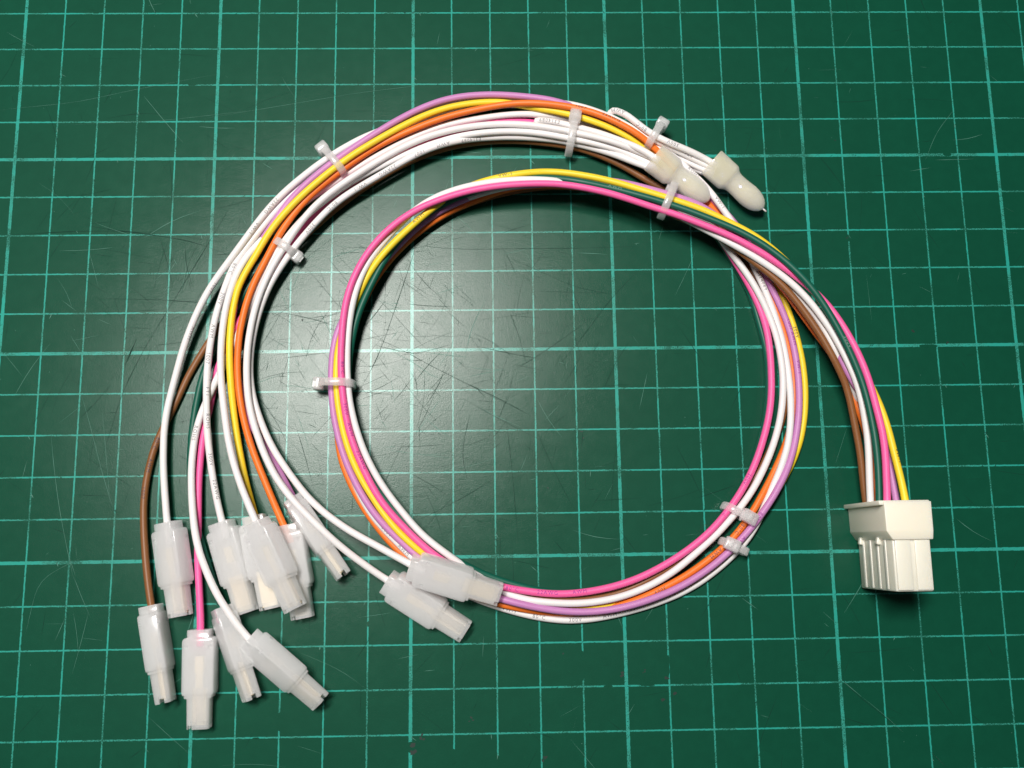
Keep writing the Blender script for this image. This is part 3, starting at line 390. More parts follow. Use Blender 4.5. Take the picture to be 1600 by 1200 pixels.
def mat_material(name, with_grid):
    m, nt, nodes, links, p, out = new_mat(name)
    tc = nodes.new('ShaderNodeTexCoord')
    sc = nodes.new('ShaderNodeVectorMath'); sc.operation = 'SCALE'
    sc.inputs['Scale'].default_value = 100.0                       # centimetres
    links.new(tc.outputs['Object'], sc.inputs[0])
    v = sc.outputs[0]
    big = noise(nt, v, 0.35, 3.0)
    mid = noise(nt, v, 3.0, 4.0, 0.6)
    grain = noise(nt, v, 34.0, 3.0, 0.7)
    base = mixc(nt, ramp(nt, mid, 0.3, 0.75), MAT_GREEN, tuple(c * 1.10 for c in MAT_GREEN))
    base = mixc(nt, ramp(nt, big, 0.3, 0.75, 0.0, 0.3), base, tuple(c * 0.86 for c in MAT_GREEN))
    col = base
    if with_grid:
        sep = nodes.new('ShaderNodeSeparateXYZ'); links.new(v, sep.inputs[0])
        wob = math_node(nt, 'MULTIPLY', math_node(nt, 'SUBTRACT', noise(nt, v, 9.0, 3.0, 0.65), 0.5), 0.030)
        masks = []
        for axis in ('X', 'Y'):
            c = math_node(nt, 'ADD', sep.outputs[axis], wob)
            d1 = math_node(nt, 'PINGPONG', c, 0.5)
            d5 = math_node(nt, 'PINGPONG', c, 2.5)
            masks.append((d1, 0.0180)); masks.append((d5, 0.039))
        tot = None
        for d, hw in masks:
            mk = ramp(nt, d, hw - 0.006, hw + 0.006, 1.0, 0.0)
            tot = mk if tot is None else math_node(nt, 'MAXIMUM', tot, mk)
        fine = noise(nt, v, 38.0, 3.0, 0.7)
        patch = noise(nt, v, 1.1, 3.0, 0.6)
        lim = ramp(nt, patch, 0.33, 0.70, 0.31, 0.55)              # how worn the print is here
        keep = math_node(nt, 'SUBTRACT', fine, lim)
        keep = ramp(nt, keep, -0.05, 0.05, 0.18, 1.0)
        mask = math_node(nt, 'MULTIPLY', tot, keep)
        tint = mixc(nt, ramp(nt, patch, 0.35, 0.7), MAT_LINE, (0.05, 0.29, 0.225))
        col = mixc(nt, math_node(nt, 'MULTIPLY', mask, 0.95), base, tint)
    h = math_node(nt, 'ADD', math_node(nt, 'MULTIPLY', grain, 1.0), math_node(nt, 'MULTIPLY', noise(nt, v, 12.0, 3.0, 0.6), 0.5))
    b = nodes.new('ShaderNodeBump')
    b.inputs['Strength'].default_value = 0.34
    b.inputs['Distance'].default_value = 0.00006
    links.new(h, b.inputs['Height'])
    nodes.remove(p)
    dif = nodes.new('ShaderNodeBsdfDiffuse')
    links.new(col, dif.inputs['Color']); links.new(b.outputs[0], dif.inputs['Normal'])
    gl = nodes.new('ShaderNodeBsdfAnisotropic'); gl.distribution = 'BECKMANN'
    gl.inputs['Color'].default_value = (1, 1, 1, 1)
    links.new(ramp(nt, mid, 0.25, 0.8, 0.245, 0.270), gl.inputs['Roughness']); links.new(b.outputs[0], gl.inputs['Normal'])
    gl2 = nodes.new('ShaderNodeBsdfAnisotropic'); gl2.distribution = 'BECKMANN'   # broad satin sheen of the vinyl under its polish
    gl2.inputs['Roughness'].default_value = 0.47; links.new(b.outputs[0], gl2.inputs['Normal'])
    both = nodes.new('ShaderNodeMixShader'); both.inputs[0].default_value = 0.25
    links.new(gl.outputs[0], both.inputs[1]); links.new(gl2.outputs[0], both.inputs[2])
    fr = nodes.new('ShaderNodeFresnel'); fr.inputs['IOR'].default_value = 1.5
    fac = math_node(nt, 'MULTIPLY', fr.outputs[0], 0.50)
    if with_grid:                                                   # the print ink is glossier than the vinyl
        fac = math_node(nt, 'MULTIPLY', fac, ramp(nt, mask, 0.0, 1.0, 1.0, 1.35))
    mx = nodes.new('ShaderNodeMixShader')
    links.new(fac, mx.inputs[0]); links.new(dif.outputs[0], mx.inputs[1]); links.new(both.outputs[0], mx.inputs[2])
    links.new(mx.outputs[0], out.inputs['Surface'])
    return m

def plain(name, color, rough=0.4, spec=0.5, sss=0.0, radius=0.0008, bump=0.0, metallic=0.0, bscale=2500.0, vary=0.0):
    m, nt, nodes, links, p, out = new_mat(name)
    p.inputs['Base Color'].default_value = (*color, 1)
    p.inputs['Roughness'].default_value = rough
    p.inputs['Specular IOR Level'].default_value = spec
    p.inputs['Metallic'].default_value = metallic
    if sss:
        p.inputs['Subsurface Weight'].default_value = sss
        p.inputs['Subsurface Radius'].default_value = (1.0, 0.85, 0.7)
        p.inputs['Subsurface Scale'].default_value = radius
    tc = nodes.new('ShaderNodeTexCoord')
    if bump:
        b = nodes.new('ShaderNodeBump')
        b.inputs['Strength'].default_value = bump
        b.inputs['Distance'].default_value = 0.00005
        links.new(noise(nt, tc.outputs['Object'], bscale, 2.0), b.inputs['Height'])
        links.new(b.outputs[0], p.inputs['Normal'])
    if vary:
        f = noise(nt, tc.outputs['Object'], 160.0, 4.0, 0.6)
        links.new(mixc(nt, f, tuple(c * (1 - vary) for c in color), tuple(min(1, c * (1 + vary)) for c in color)), p.inputs['Base Color'])
    return m

def nylon(name, color, density, rough=0.22, skin=0.12, aniso=0.0):
    """milky plastic: a clear glossy skin with a thin matt film, and scattering inside the solid"""
    m, nt, nodes, links, p, out = new_mat(name)
    p.inputs['Roughness'].default_value = rough
    p.inputs['Base Color'].default_value = (*color, 1)
    tc = nodes.new('ShaderNodeTexCoord')
    b = nodes.new('ShaderNodeBump')
    b.inputs['Strength'].default_value = 0.08
    b.inputs['Distance'].default_value = 0.00006
    links.new(noise(nt, tc.outputs['Object'], 260.0, 2.0, 0.5), b.inputs['Height'])
    links.new(b.outputs[0], p.inputs['Normal'])
    t = nodes.new('ShaderNodeBsdfTransparent')
    g = nodes.new('ShaderNodeBsdfAnisotropic')
    g.inputs['Roughness'].default_value = rough
    links.new(b.outputs[0], g.inputs['Normal'])
    fr = nodes.new('ShaderNodeFresnel'); fr.inputs['IOR'].default_value = 1.5
    links.new(b.outputs[0], fr.inputs['Normal'])
    geo = nodes.new('ShaderNodeNewGeometry')                        # the gloss sits on the outside only
    outside = math_node(nt, 'SUBTRACT', 1.0, geo.outputs['Backfacing'])
    film = nodes.new('ShaderNodeMixShader')
    f = noise(nt, tc.outputs['Object'], 150.0, 2.0, 0.5)
    links.new(ramp(nt, f, 0.3, 0.8, skin * 0.9, skin * 1.1), film.inputs[0])
    links.new(t.outputs[0], film.inputs[1]); links.new(p.outputs[0], film.inputs[2])
    mx = nodes.new('ShaderNodeMixShader')
    links.new(math_node(nt, 'MULTIPLY', fr.outputs[0], outside), mx.inputs[0])
    links.new(film.outputs[0], mx.inputs[1]); links.new(g.outputs[0], mx.inputs[2])
    links.new(mx.outputs[0], out.inputs['Surface'])
    v = nodes.new('ShaderNodeVolumeScatter')
    v.inputs['Color'].default_value = (*color, 1)
    v.inputs['Density'].default_value = density
    v.inputs['Anisotropy'].default_value = aniso
    links.new(v.outputs[0], out.inputs['Volume'])
    return m

M_mat = mat_material('cutting_mat_print', True)
M_blank = mat_material('cutting_mat_bare', False)
M_cut = plain('knife_cut', (0.004, 0.030, 0.020), 0.85, 0.15)
M_fleck = plain('raised_fleck', (0.06, 0.20, 0.15), 0.6, 0.4)
M_stain = plain('dark_stain', (0.006, 0.024, 0.017), 0.55, 0.4)
WIRE_COLOR = {
    'pink': (0.92, 0.125, 0.37), 'green': (0.004, 0.100, 0.064), 'yellow': (0.90, 0.66, 0.03), 'brown': (0.24, 0.095, 0.03),
    'orange': (0.86, 0.19, 0.022), 'purple': (0.56, 0.235, 0.50), 'white': (0.83, 0.80, 0.795)}
M_wire = {k: plain(k + '_insulation', c, 0.46, 0.42, 0.25 if k != 'green' else 0.0, 0.0005, 0.10, 0.0, 1800.0, 0.03) for k, c in WIRE_COLOR.items()}
M_ink = {'white': plain('grey_ink', (0.23, 0.22, 0.23), 0.6), 'dark': plain('dark_ink', (0.05, 0.035, 0.06), 0.6),
         'violet': plain('violet_ink', (0.30, 0.03, 0.28), 0.6), 'pale': plain('pale_ink', (0.16, 0.30, 0.24), 0.6)}
M_nylon = nylon('milky_nylon', (0.982, 0.9855, 0.9985), 830.0, 0.15, 0.22)
M_tie = nylon('tie_nylon', (0.985, 0.978, 0.98), 950.0, 0.22, 0.16)
M_ivory = plain('ivory_nylon', (0.88, 0.83, 0.695), 0.38, 0.5, 0.5, 0.0018, 0.10, 0.0, 900.0, 0.03)
M_cap = nylon('ivory_cap_plastic', (0.955, 0.88, 0.60), 1900.0, 0.06, 0.16)
M_brass = plain('tinned_brass', (0.93, 0.80, 0.58), 0.35, 0.5, 0, 0, 0.1, 0.85)
M_tin = plain('bright_tin', (0.85, 0.84, 0.80), 0.22, 0.5, 0, 0, 0.1, 1.0)

# ---------------------------------------------------------------- the surface: cutting mat
def make_mat():
    hx, hy, t, r = 450.0, 300.0, 3.0, 8.0
    pts = []
    for cx, cy, a0 in ((hx - r, hy - r, 0), (-hx + r, hy - r, 90), (-hx + r, -hy + r, 180), (hx - r, -hy + r, 270)):
        for k in range(7):
            a = math.radians(a0 + 15 * k)
            pts.append((cx + r * math.cos(a), cy + r * math.sin(a)))
    n = len(pts)
    verts = [(x * MM, y * MM, 0) for x, y in pts] + [(x * MM, y * MM, -t * MM) for x, y in pts]
    faces = [list(range(n)), list(range(2 * n - 1, n - 1, -1))] + [[i, n + i, n + (i + 1) % n, (i + 1) % n] for i in range(n)]
    o = link('cutting_mat', mesh_from('cutting_mat', verts, faces), M_mat, None, False)
    tag(o, 'dark green cutting mat printed with a worn turquoise centimetre grid', None, None, 'structure')
    return o
mat_obj = make_mat()

def ribbon(verts, faces, pts, w, z, rnd, taper=True):
    dense = []
    for a, b in zip(pts[:-1], pts[1:]):
        n = max(1, int(math.dist(a, b) / 2.0))
        for k in range(n):
            t = k / n
            dense.append((a[0] + (b[0] - a[0]) * t, a[1] + (b[1] - a[1]) * t))
    dense.append(tuple(pts[-1]))
    n = len(dense)
    # round off the corners of the traced line
    for _ in range(4):
        dense = [dense[0]] + [((dense[i-1][0] + 2*dense[i][0] + dense[i+1][0]) / 4, (dense[i-1][1] + 2*dense[i][1] + dense[i+1][1]) / 4) for i in range(1, n-1)] + [dense[-1]]
    s = len(verts)
    for i, (x, y) in enumerate(dense):
        a, b = dense[max(0, i-1)], dense[min(n-1, i+1)]
        dx, dy = b[0] - a[0], b[1] - a[1]
        l = math.hypot(dx, dy) or 1
        f = w * 0.5 * (0.55 + 0.9 * rnd.random())
        if taper: f *= min(1.0, 0.15 + 4.0 * min(i, n - 1 - i) / max(n - 1, 1))
        verts.append(((x - dy / l * f) * MM, (y + dx / l * f) * MM, z * MM))
        verts.append(((x + dy / l * f) * MM, (y - dx / l * f) * MM, z * MM))
    for i in range(n - 1):
        faces.append((s + 2*i, s + 2*i + 1, s + 2*i + 3, s + 2*i + 2))

def make_marks():
    rnd = random.Random(4)
    V = {'d': [], 'p': []}; F = {'d': [], 'p': []}
    for k, w, pl in SCRATCHES:
        ribbon(V[k], F[k], pl, w * (0.85 if k == 'd' else 0.8), 0.020 if k == 'd' else 0.026, rnd)
    # many fine knife cuts, densest where the mat has been used most
    for i in range(1500):
        if rnd.random() < 0.62:
            x, y = rnd.gauss(-66, 36), rnd.gauss(0, 24)
        else:
            x, y = rnd.uniform(-190, 130), rnd.uniform(-120, 110)
        a = rnd.choice((rnd.uniform(0, math.pi), rnd.gauss(1.1, 0.25), rnd.gauss(2.2, 0.3), rnd.gauss(0.1, 0.2)))
        l = rnd.choice((1.2, 2.5, 4, 7, 12)) * rnd.uniform(0.6, 1.4)
        bend = rnd.gauss(0, 0.06) * l
        dx, dy = math.cos(a), math.sin(a)
        pl = [(x - dx*l/2, y - dy*l/2), (x - dy*bend, y + dx*bend), (x + dx*l/2, y + dy*l/2)]
        k = 'd' if rnd.random() < 0.8 else 'p'
        ribbon(V[k], F[k], pl, rnd.uniform(0.03, 0.10), 0.014 + 0.00001 * i, rnd)
    # nicks where blades have run across the printed lines
    for i in range(900):
        gx = rnd.random() < 0.5
        line = rnd.randint(-19, 13) * 10.0 if gx else rnd.randint(-12, 10) * 10.0
        along = rnd.uniform(-190, 130) if not gx else rnd.uniform(-120, 110)
        x, y = (line, along) if gx else (along, line)
        a = rnd.gauss(0.8, 0.5) if rnd.random() < 0.7 else rnd.uniform(0, math.pi)
        l = rnd.uniform(0.4, 1.3)
        x += rnd.gauss(0, 0.12); y += rnd.gauss(0, 0.12)
        dx, dy = math.cos(a) * l / 2, math.sin(a) * l / 2
        ribbon(V['d'], F['d'], [(x - dx, y - dy), (x, y), (x + dx, y + dy)], rnd.uniform(0.05, 0.14), 0.030 + 0.00001 * i, rnd)
    # little pale burrs hanging off the lines
    for i in range(150):
        gx = rnd.random() < 0.5
        line = rnd.randint(-19, 13) * 10.0 if gx else rnd.randint(-12, 10) * 10.0
        along = rnd.uniform(-190, 130) if not gx else rnd.uniform(-120, 110)
        x, y = (line, along) if gx else (along, line)
        a = rnd.gauss(-1.4, 0.4)
        l = rnd.uniform(0.5, 1.6)
        ribbon(V['p'], F['p'], [(x, y), (x + math.cos(a)*l*0.5, y + math.sin(a)*l*0.5), (x + math.cos(a)*l, y + math.sin(a)*l)], rnd.uniform(0.08, 0.22), 0.034 + 0.00001 * i, rnd)
    # dust specks
    for i in range(110):
        x, y, r = rnd.uniform(-190, 130), rnd.uniform(-120, 110), rnd.uniform(0.05, 0.13)
        s = len(V['p'])
        V['p'] += [((x + r*math.cos(q*2.1))*MM, (y + r*1.3*math.sin(q*2.1))*MM, 0.04*MM) for q in range(3)]
        F['p'].append((s, s+1, s+2))
    o = link('knife_cuts', mesh_from('knife_cuts', V['d'], F['d']), M_cut, mat_obj, False); tag(o, kind='stuff')
    o = link('pale_scuffs', mesh_from('pale_scuffs', V['p'], F['p']), M_fleck, mat_obj, False); tag(o, kind='stuff')
    # patches where the printed line is worn away
    v, f = [], []
    for j, (c, hx, hy) in enumerate(GAPS):
        s = len(v); n = 14
        for k in range(n):
            a = 2 * math.pi * k / n
            q = 1 + rnd.uniform(-0.12, 0.12)
            sq = lambda t: math.copysign(abs(t) ** 0.6, t)
            v.append(((c[0] + hx*q*sq(math.cos(a)))*MM, (c[1] + hy*q*sq(math.sin(a)))*MM, 0.008*MM))
        f.append(list(range(s, s + n)))
    o = link('worn_patches', mesh_from('worn_patches', v, f), M_blank, mat_obj, False); tag(o, kind='stuff')
    v, f = [], []
    for c, r in STAINS:
        for b in range(3):
            s = len(v); n = 9
            ox, oy, rr = c[0] + rnd.gauss(0, r*0.35), c[1] + rnd.gauss(0, r*0.35), r * rnd.uniform(0.25, 0.62)
            for k in range(n):
                a = 2 * math.pi * k / n
                q = rr * rnd.uniform(0.55, 1.1)
                v.append(((ox + q*math.cos(a))*MM, (oy + q*math.sin(a)*0.8)*MM, (0.010 + 0.0012*b)*MM))
            f.append(list(range(s, s + n)))
    o = link('stains', mesh_from('stains', v, f), M_stain, mat_obj, False); tag(o, kind='stuff')
make_marks()

# ---------------------------------------------------------------- the wire harness
harness = bpy.data.objects.new('wire_harness', None)
harness.empty_display_size = 0.02
COL.objects.link(harness)
tag(harness, 'coiled wire harness of coloured and white wires with cable ties and milky push-on connectors', 'wire harness')

RAD = 0.83
def catmull(P, sub):
    out = []
    n = len(P)
    for i in range(n - 1):
        p0 = P[max(i-1, 0)]; p1 = P[i]; p2 = P[i+1]; p3 = P[min(i+2, n-1)]
        for k in range(sub):
            t = k / sub
            out.append(0.5 * ((2*p1) + (p2-p0)*t + (2*p0-5*p1+4*p2-p3)*t*t + (3*p1-p0-3*p2+p3)*t*t*t))
    out.append(P[-1].copy())
    return out

PATH = {}
for k, s in WIRE_PATHS.items():
    P = [Vector([int(a) / 100 for a in q.split(',')]) for q in s.split()]
    P = catmull(P, 3)
    L = [0.0]
    for a, b in zip(P[:-1], P[1:]): L.append(L[-1] + (b - a).length)
    PATH[k] = (P, L)

def frame(P, i):
    t = (P[min(i+1, len(P)-1)] - P[max(i-1, 0)]).normalized()
    up = Vector((0, 0, 1)); up = (up - t * up.dot(t)).normalized()
    return t, up, t.cross(up)          # side = t x up : points right of travel

def wire_mesh(key, rad):
    P, L = PATH[key]
    ns = 14
    verts, faces = [], []
    for i, p in enumerate(P):
        t, up, sd = frame(P, i)
        for k in range(ns):
            a = 2 * math.pi * k / ns
            verts.append((p + (up * math.cos(a) + sd * math.sin(a)) * rad) * MM)
    for i in range(len(P) - 1):
        for k in range(ns):
            a, b = i*ns + k, i*ns + (k+1) % ns
            faces.append((a, a + ns, b + ns, b))
    n = len(P)
    faces.append(list(range(ns))); faces.append(list(range((n-1)*ns + ns - 1, (n-1)*ns - 1, -1)))
    m = mesh_from('wire_' + key, verts, faces)
    return m

WIRE_LABEL = {
    'pink': 'pink wire from the plug round the coil to the lowest connector',
    'green': 'dark green wire arching over the coil from the plug',
    'yellow': 'yellow wire on the outer side of the coil and fan',
    'brown': 'brown wire bowing out furthest at the left of the fan',
    'orange': 'orange wire lying on top of the outer arc',
    'purple': 'lilac wire at the outer edge of the arc, ending in the small tilted connector',
    'white1': 'white wire on the inner side of the coil, beside the pink wire',
    'white2': 'white printed wire on the outer edge at the bottom of the coil',
    'w1': 'white wire furthest left in the fan, crossing over the brown wire',
    'w2': 'white printed wire running straight down into the third wide connector',
    'w3': 'white wire just left of the yellow wire in the fan',
    'w4': 'white wire right of the orange wire, passing over the small tilted connector',
    'w5': 'white wire furthest right in the fan, ending in the connector lying on the coil',
    'w6': 'white wire bowing left then right over a narrow connector in the fan'}
WIRE_OBJ = {}
for key in WIRE_PATHS:
    color = key if key in WIRE_COLOR else 'white'
    o = link('wire', wire_mesh(key, RAD), M_wire[color], harness)
    tag(o, WIRE_LABEL[key])
    WIRE_OBJ[key] = o

# printed lettering wrapped onto the insulation
_glyph = {}
def glyph_mesh(text):
    if text in _glyph: return _glyph[text]
    cu = bpy.data.curves.new('lettering', 'FONT')
    cu.body = text; cu.size = 1.22; cu.space_character = 1.25
    cu.align_x = 'CENTER'; cu.align_y = 'CENTER'; cu.resolution_u = 2
    ob = bpy.data.objects.new('lettering_source', cu)
    COL.objects.link(ob)
    dg = bpy.context.evaluated_depsgraph_get(); dg.update()
    me = ob.evaluated_get(dg).to_mesh()
    bm = bmesh.new(); bm.from_mesh(me)
    bmesh.ops.triangulate(bm, faces=bm.faces[:])
    for _ in range(2):
        long = [e for e in bm.edges if e.calc_length() > 0.22]
        if long:
            bmesh.ops.subdivide_edges(bm, edges=long, cuts=1)
            bmesh.ops.triangulate(bm, faces=bm.faces[:])
    bm.verts.index_update()
    res = ([v.co.copy() for v in bm.verts], [[v.index for v in f.verts] for f in bm.faces])
    bm.free()
    ob.evaluated_get(dg).to_mesh_clear()
    bpy.data.objects.remove(ob); bpy.data.curves.remove(cu)
    _glyph[text] = res
    return res

def at_length(key, s):
    P, L = PATH[key]
    s = min(max(s, 0.01), L[-1] - 0.01)
    lo, hi = 0, len(L) - 1
    while hi - lo > 1:
        mid = (lo + hi) // 2
        if L[mid] <= s: lo = mid
        else: hi = mid
    f = (s - L[lo]) / max(L[hi] - L[lo], 1e-6)
    t0, u0, s0 = frame(P, lo); t1, u1, s1 = frame(P, hi)
    return P[lo].lerp(P[hi], f), t0.lerp(t1, f).normalized(), u0.lerp(u1, f).normalized(), s0.lerp(s1, f).normalized()

by_wire = {}
for nm, s0, sgn, text, off in LETTERING:
    by_wire.setdefault(nm, []).append((s0, sgn, text, off))
for nm, items in by_wire.items():
    verts, faces = [], []
    for s0, sgn, text, off in items:
        gv, gf = glyph_mesh(text)
        b = len(verts)
        for v in gv:
            ang = math.asin(max(-0.95, min(0.95, off))) - sgn * v.y / RAD
            p, t, u, sd = at_length(nm, s0 + sgn * v.x)
            verts.append((p + (u * math.cos(ang) + sd * math.sin(ang)) * (RAD + 0.018)) * MM)
        for f in gf:
            faces.append([b + i for i in (f if sgn > 0 else f)])
    ink = 'white' if nm not in WIRE_COLOR else {'yellow': 'dark', 'pink': 'violet', 'purple': 'violet', 'orange': 'dark', 'brown': 'dark', 'green': 'pale'}[nm]
    o = link('lettering', mesh_from('lettering_' + nm, verts, faces), M_ink[ink], WIRE_OBJ[nm], False)
    tag(o, kind='stuff')

# ---------------------------------------------------------------- push-on connectors
def rrect(hy, hz, r, n=4):
    r = min(r, hy * 0.98, hz * 0.98)
    pts = []
    for cy, cz, a0 in ((hy - r, hz - r, 0), (-hy + r, hz - r, 90), (-hy + r, -hz + r, 180), (hy - r, -hz + r, 270)):
        for k in range(n + 1):
            a = math.radians(a0 + 90 * k / n)
            pts.append((cy + r * math.cos(a), cz + r * math.sin(a)))
    return pts

def loft(name, rings, n=4):
    verts, faces = [], []
    m = 4 * (n + 1)
    for x, hy, hz, r in rings:
        verts += [(x * MM, y * MM, z * MM) for y, z in rrect(hy, hz, r, n)]
    for i in range(len(rings) - 1):
        for k in range(m):
            a, b = i*m + k, i*m + (k+1) % m
            faces.append((a, b, b + m, a + m))
    faces.append(list(range(m - 1, -1, -1)))
    faces.append(list(range((len(rings)-1)*m, len(rings)*m)))
    me = mesh_from(name, verts, faces)
    bm = bmesh.new(); bm.from_mesh(me)
    bmesh.ops.recalc_face_normals(bm, faces=bm.faces[:])
    bm.to_mesh(me); bm.free()
    return me

def box_mesh(name, lo, hi):
    v = [(x * MM, y * MM, z * MM) for x in (lo[0], hi[0]) for y in (lo[1], hi[1]) for z in (lo[2], hi[2])]
    f = [(0, 1, 3, 2), (4, 6, 7, 5), (0, 4, 5, 1), (2, 3, 7, 6), (0, 2, 6, 4), (1, 5, 7, 3)]
    return mesh_from(name, v, f)

def cut(me, boxes):
    ob = bpy.data.objects.new('tmp', me); COL.objects.link(ob)
    tools = []
    for lo, hi in boxes:
        t = bpy.data.objects.new('tmp_tool', box_mesh('tool', lo, hi)); COL.objects.link(t)
        md = ob.modifiers.new('b', 'BOOLEAN'); md.operation = 'DIFFERENCE'; md.object = t; md.solver = 'EXACT'
        tools.append(t)
    dg = bpy.context.evaluated_depsgraph_get(); dg.update()
    res = bpy.data.meshes.new_from_object(ob.evaluated_get(dg))
    bpy.data.objects.remove(ob)
    for t in tools: bpy.data.objects.remove(t)
    return res

def connector_mesh():
    W, T = 3.6, 2.35
    rings = [(1.2, 0.95, 0.95, 0.9), (0.0, 1.15, 1.1, 0.9), (0.0, 2.45, 2.02, 0.18), (0.1, 2.5, 2.1, 0.2), (1.65, 2.5, 2.1, 0.2),
             (1.70, W - 0.9, T - 0.22, 0.45), (1.82, W - 0.45, T - 0.08, 0.42), (2.15, W - 0.12, T, 0.42), (2.6, W, T, 0.42),
             (13.6, W, T, 0.42), (14.25, W - 0.15, T - 0.02, 0.42), (14.45, W - 0.45, T - 0.15, 0.4),
             (14.5, W - 0.50, T - 0.22, 0.4), (15.0, W - 0.52, T - 0.24, 0.4), (15.1, W - 0.85, T - 0.36, 0.7), (15.3, W - 0.95, T - 0.42, 0.75),
             (21.6, 2.55, T - 0.52, 0.7), (21.8, 2.45, T - 0.62, 0.6), (21.8, 1.95, 1.15, 0.3), (21.3, 1.9, 1.1, 0.3), (20.2, 1.85, 1.0, 0.3)]
    me = loft('connector_housing', rings)
    boxes = []
    for s in (1, -1):
        for q in (1, -1):
            z = sorted((s * (T - 0.45), s * (T + 1)))
            y = sorted((q * 2.35, q * 3.25))
            boxes.append(((3.4, y[0], z[0]), (4.25, y[1], z[1])))
        y = sorted((s * 1.2, s * 4.0))
        boxes.append(((20.7, y[0], -0.55), (23.0, y[1], 0.55)))
        z = sorted((s * 0.6, s * 4.0))
        boxes.append(((20.9, -2.2, z[0]), (23.0, -1.25, z[1])))
    me = cut(me, boxes)
    me.materials.clear(); me.materials.append(M_nylon)
    sharpen(me, 32)
    return me

def terminal_mesh():
    bm = bmesh.new()
    def b(lo, hi):
        vs = [bm.verts.new((x * MM, y * MM, z * MM)) for x in (lo[0], hi[0]) for y in (lo[1], hi[1]) for z in (lo[2], hi[2])]
        for f in ((0, 1, 3, 2), (4, 6, 7, 5), (0, 4, 5, 1), (2, 3, 7, 6), (0, 2, 6, 4), (1, 5, 7, 3)):
            bm.faces.new([vs[i] for i in f])
    b((13.0, -1.75, 0.35), (21.2, 1.75, 0.75))                       # spade receiver floor
    for s in (1, -1):                                                 # rolled edges
        n = 8
        ring = []
        for x in (13.2, 20.9):
            ring.append([bm.verts.new((x * MM, (s * 1.3 + 0.45 * math.cos(2*math.pi*k/n)) * MM, (0.05 + 0.5 * math.sin(2*math.pi*k/n)) * MM)) for k in range(n)])
        for k in range(n):
            bm.faces.new((ring[0][k], ring[0][(k+1) % n], ring[1][(k+1) % n], ring[1][k]))
        bm.faces.new(ring[0]); bm.faces.new(ring[1])
    b((9.6, -0.8, -0.7), (13.0, 0.8, -0.35))
    b((6.0, -0.95, -0.85), (9.6, 0.95, 0.75))                          # crimped barrel
    bmesh.ops.recalc_face_normals(bm, faces=bm.faces[:])
    me = bpy.data.meshes.new('terminal'); bm.to_mesh(me); bm.free()
    me.materials.append(M_brass)
    return me

HOUSING = connector_mesh()
TERMINAL = terminal_mesh()
CONN_LABEL = {
    'c1': 'milky wide connector on the white wire furthest left',
    'c2': 'milky narrow connector on the brown wire, standing on edge',
    'c3': 'milky wide connector on the pink wire, lowest of all',
    'c4': 'milky flat connector on a white wire, brass terminal showing through',
    'c5': 'milky narrow connector on the green wire, crossed by a white wire',
    'c6': 'milky tilted connector pointing to the lower right, on a white wire',
    'c7': 'milky wide connector lying on top of two others',
    'c8': 'milky connector on the orange wire, half under another connector',
    'c9': 'milky small tilted connector on the lilac wire',
    'c10': 'milky wide connector on a white wire, partly under the one on the coil',
    'c11': 'milky wide connector resting across the coil, brass terminal showing',
    'c12': 'milky connector on the yellow wire, mostly hidden beneath others'}
def axis_matrix(pos, d, roll_deg):
    x = Vector(d).normalized()
    y = Vector((0, 0, 1)).cross(x).normalized()
    z = x.cross(y)
    m = Matrix((x, y, z)).transposed().to_4x4()
    m = Matrix.Translation(Vector(pos) * MM) @ m @ Matrix.Rotation(math.radians(roll_deg), 4, 'X')
    return m
for k, (pos, d, roll) in CONNECTORS.items():
    o = link('connector_housing', HOUSING, None, harness, False)
    o.matrix_world = axis_matrix(pos, d, roll)
    tag(o, CONN_LABEL[k])
    t = link('terminal', TERMINAL, None, o, False)
    if k in ('c1', 'c3', 'c7', 'c8', 'c10', 'c2'):
        t.rotation_euler = (math.pi, 0, 0)

# ---------------------------------------------------------------- crimp caps
def cap_mesh():
    prof = [(6.5, 0.0), (6.3, 2.6), (0.3, 3.15), (0.0, 3.35), (0.06, 3.66), (0.35, 3.74), (5.4, 3.66), (5.9, 3.6), (6.35, 3.3), (6.8, 2.95), (7.3, 2.72), (8.0, 2.62),
            (9.5, 2.62), (11.0, 2.72), (12.3, 2.82), (13.6, 2.74), (15.0, 2.45), (16.1, 1.95), (16.9, 1.3), (17.35, 0.65), (17.5, 0.0)]
    ns = 32
    verts, faces = [], []
    rows = []
    for x, r in prof:
        if r == 0.0:
            rows.append([len(verts)]); verts.append((x * MM, 0, 0)); continue
        row = []
        for k in range(ns):
            a = 2 * math.pi * k / ns
            y, z = r * math.cos(a), r * math.sin(a)
            crimp = math.exp(-((x - 10.2) / 1.5) ** 2) if x > 7 else 0.0   # squeezed by the tool from one side
            if z > 0 or True:
                z *= 1 - 0.13 * crimp; y *= 1 + 0.07 * crimp
            row.append(len(verts)); verts.append((x * MM, y * MM, z * MM))
        rows.append(row)
    for a, b in zip(rows[:-1], rows[1:]):
        for k in range(ns):
            k2 = (k + 1) % ns
            if len(a) == 1: faces.append((a[0], b[k], b[k2]))
            elif len(b) == 1: faces.append((a[k], b[0], a[k2]))
            else: faces.append((a[k], b[k], b[k2], a[k2]))
    me = mesh_from('crimp_cap', verts, faces)
    bm = bmesh.new(); bm.from_mesh(me); bmesh.ops.recalc_face_normals(bm, faces=bm.faces[:]); bm.to_mesh(me); bm.free()
    me.materials.append(M_cap)
    sharpen(me, 50)
    return me
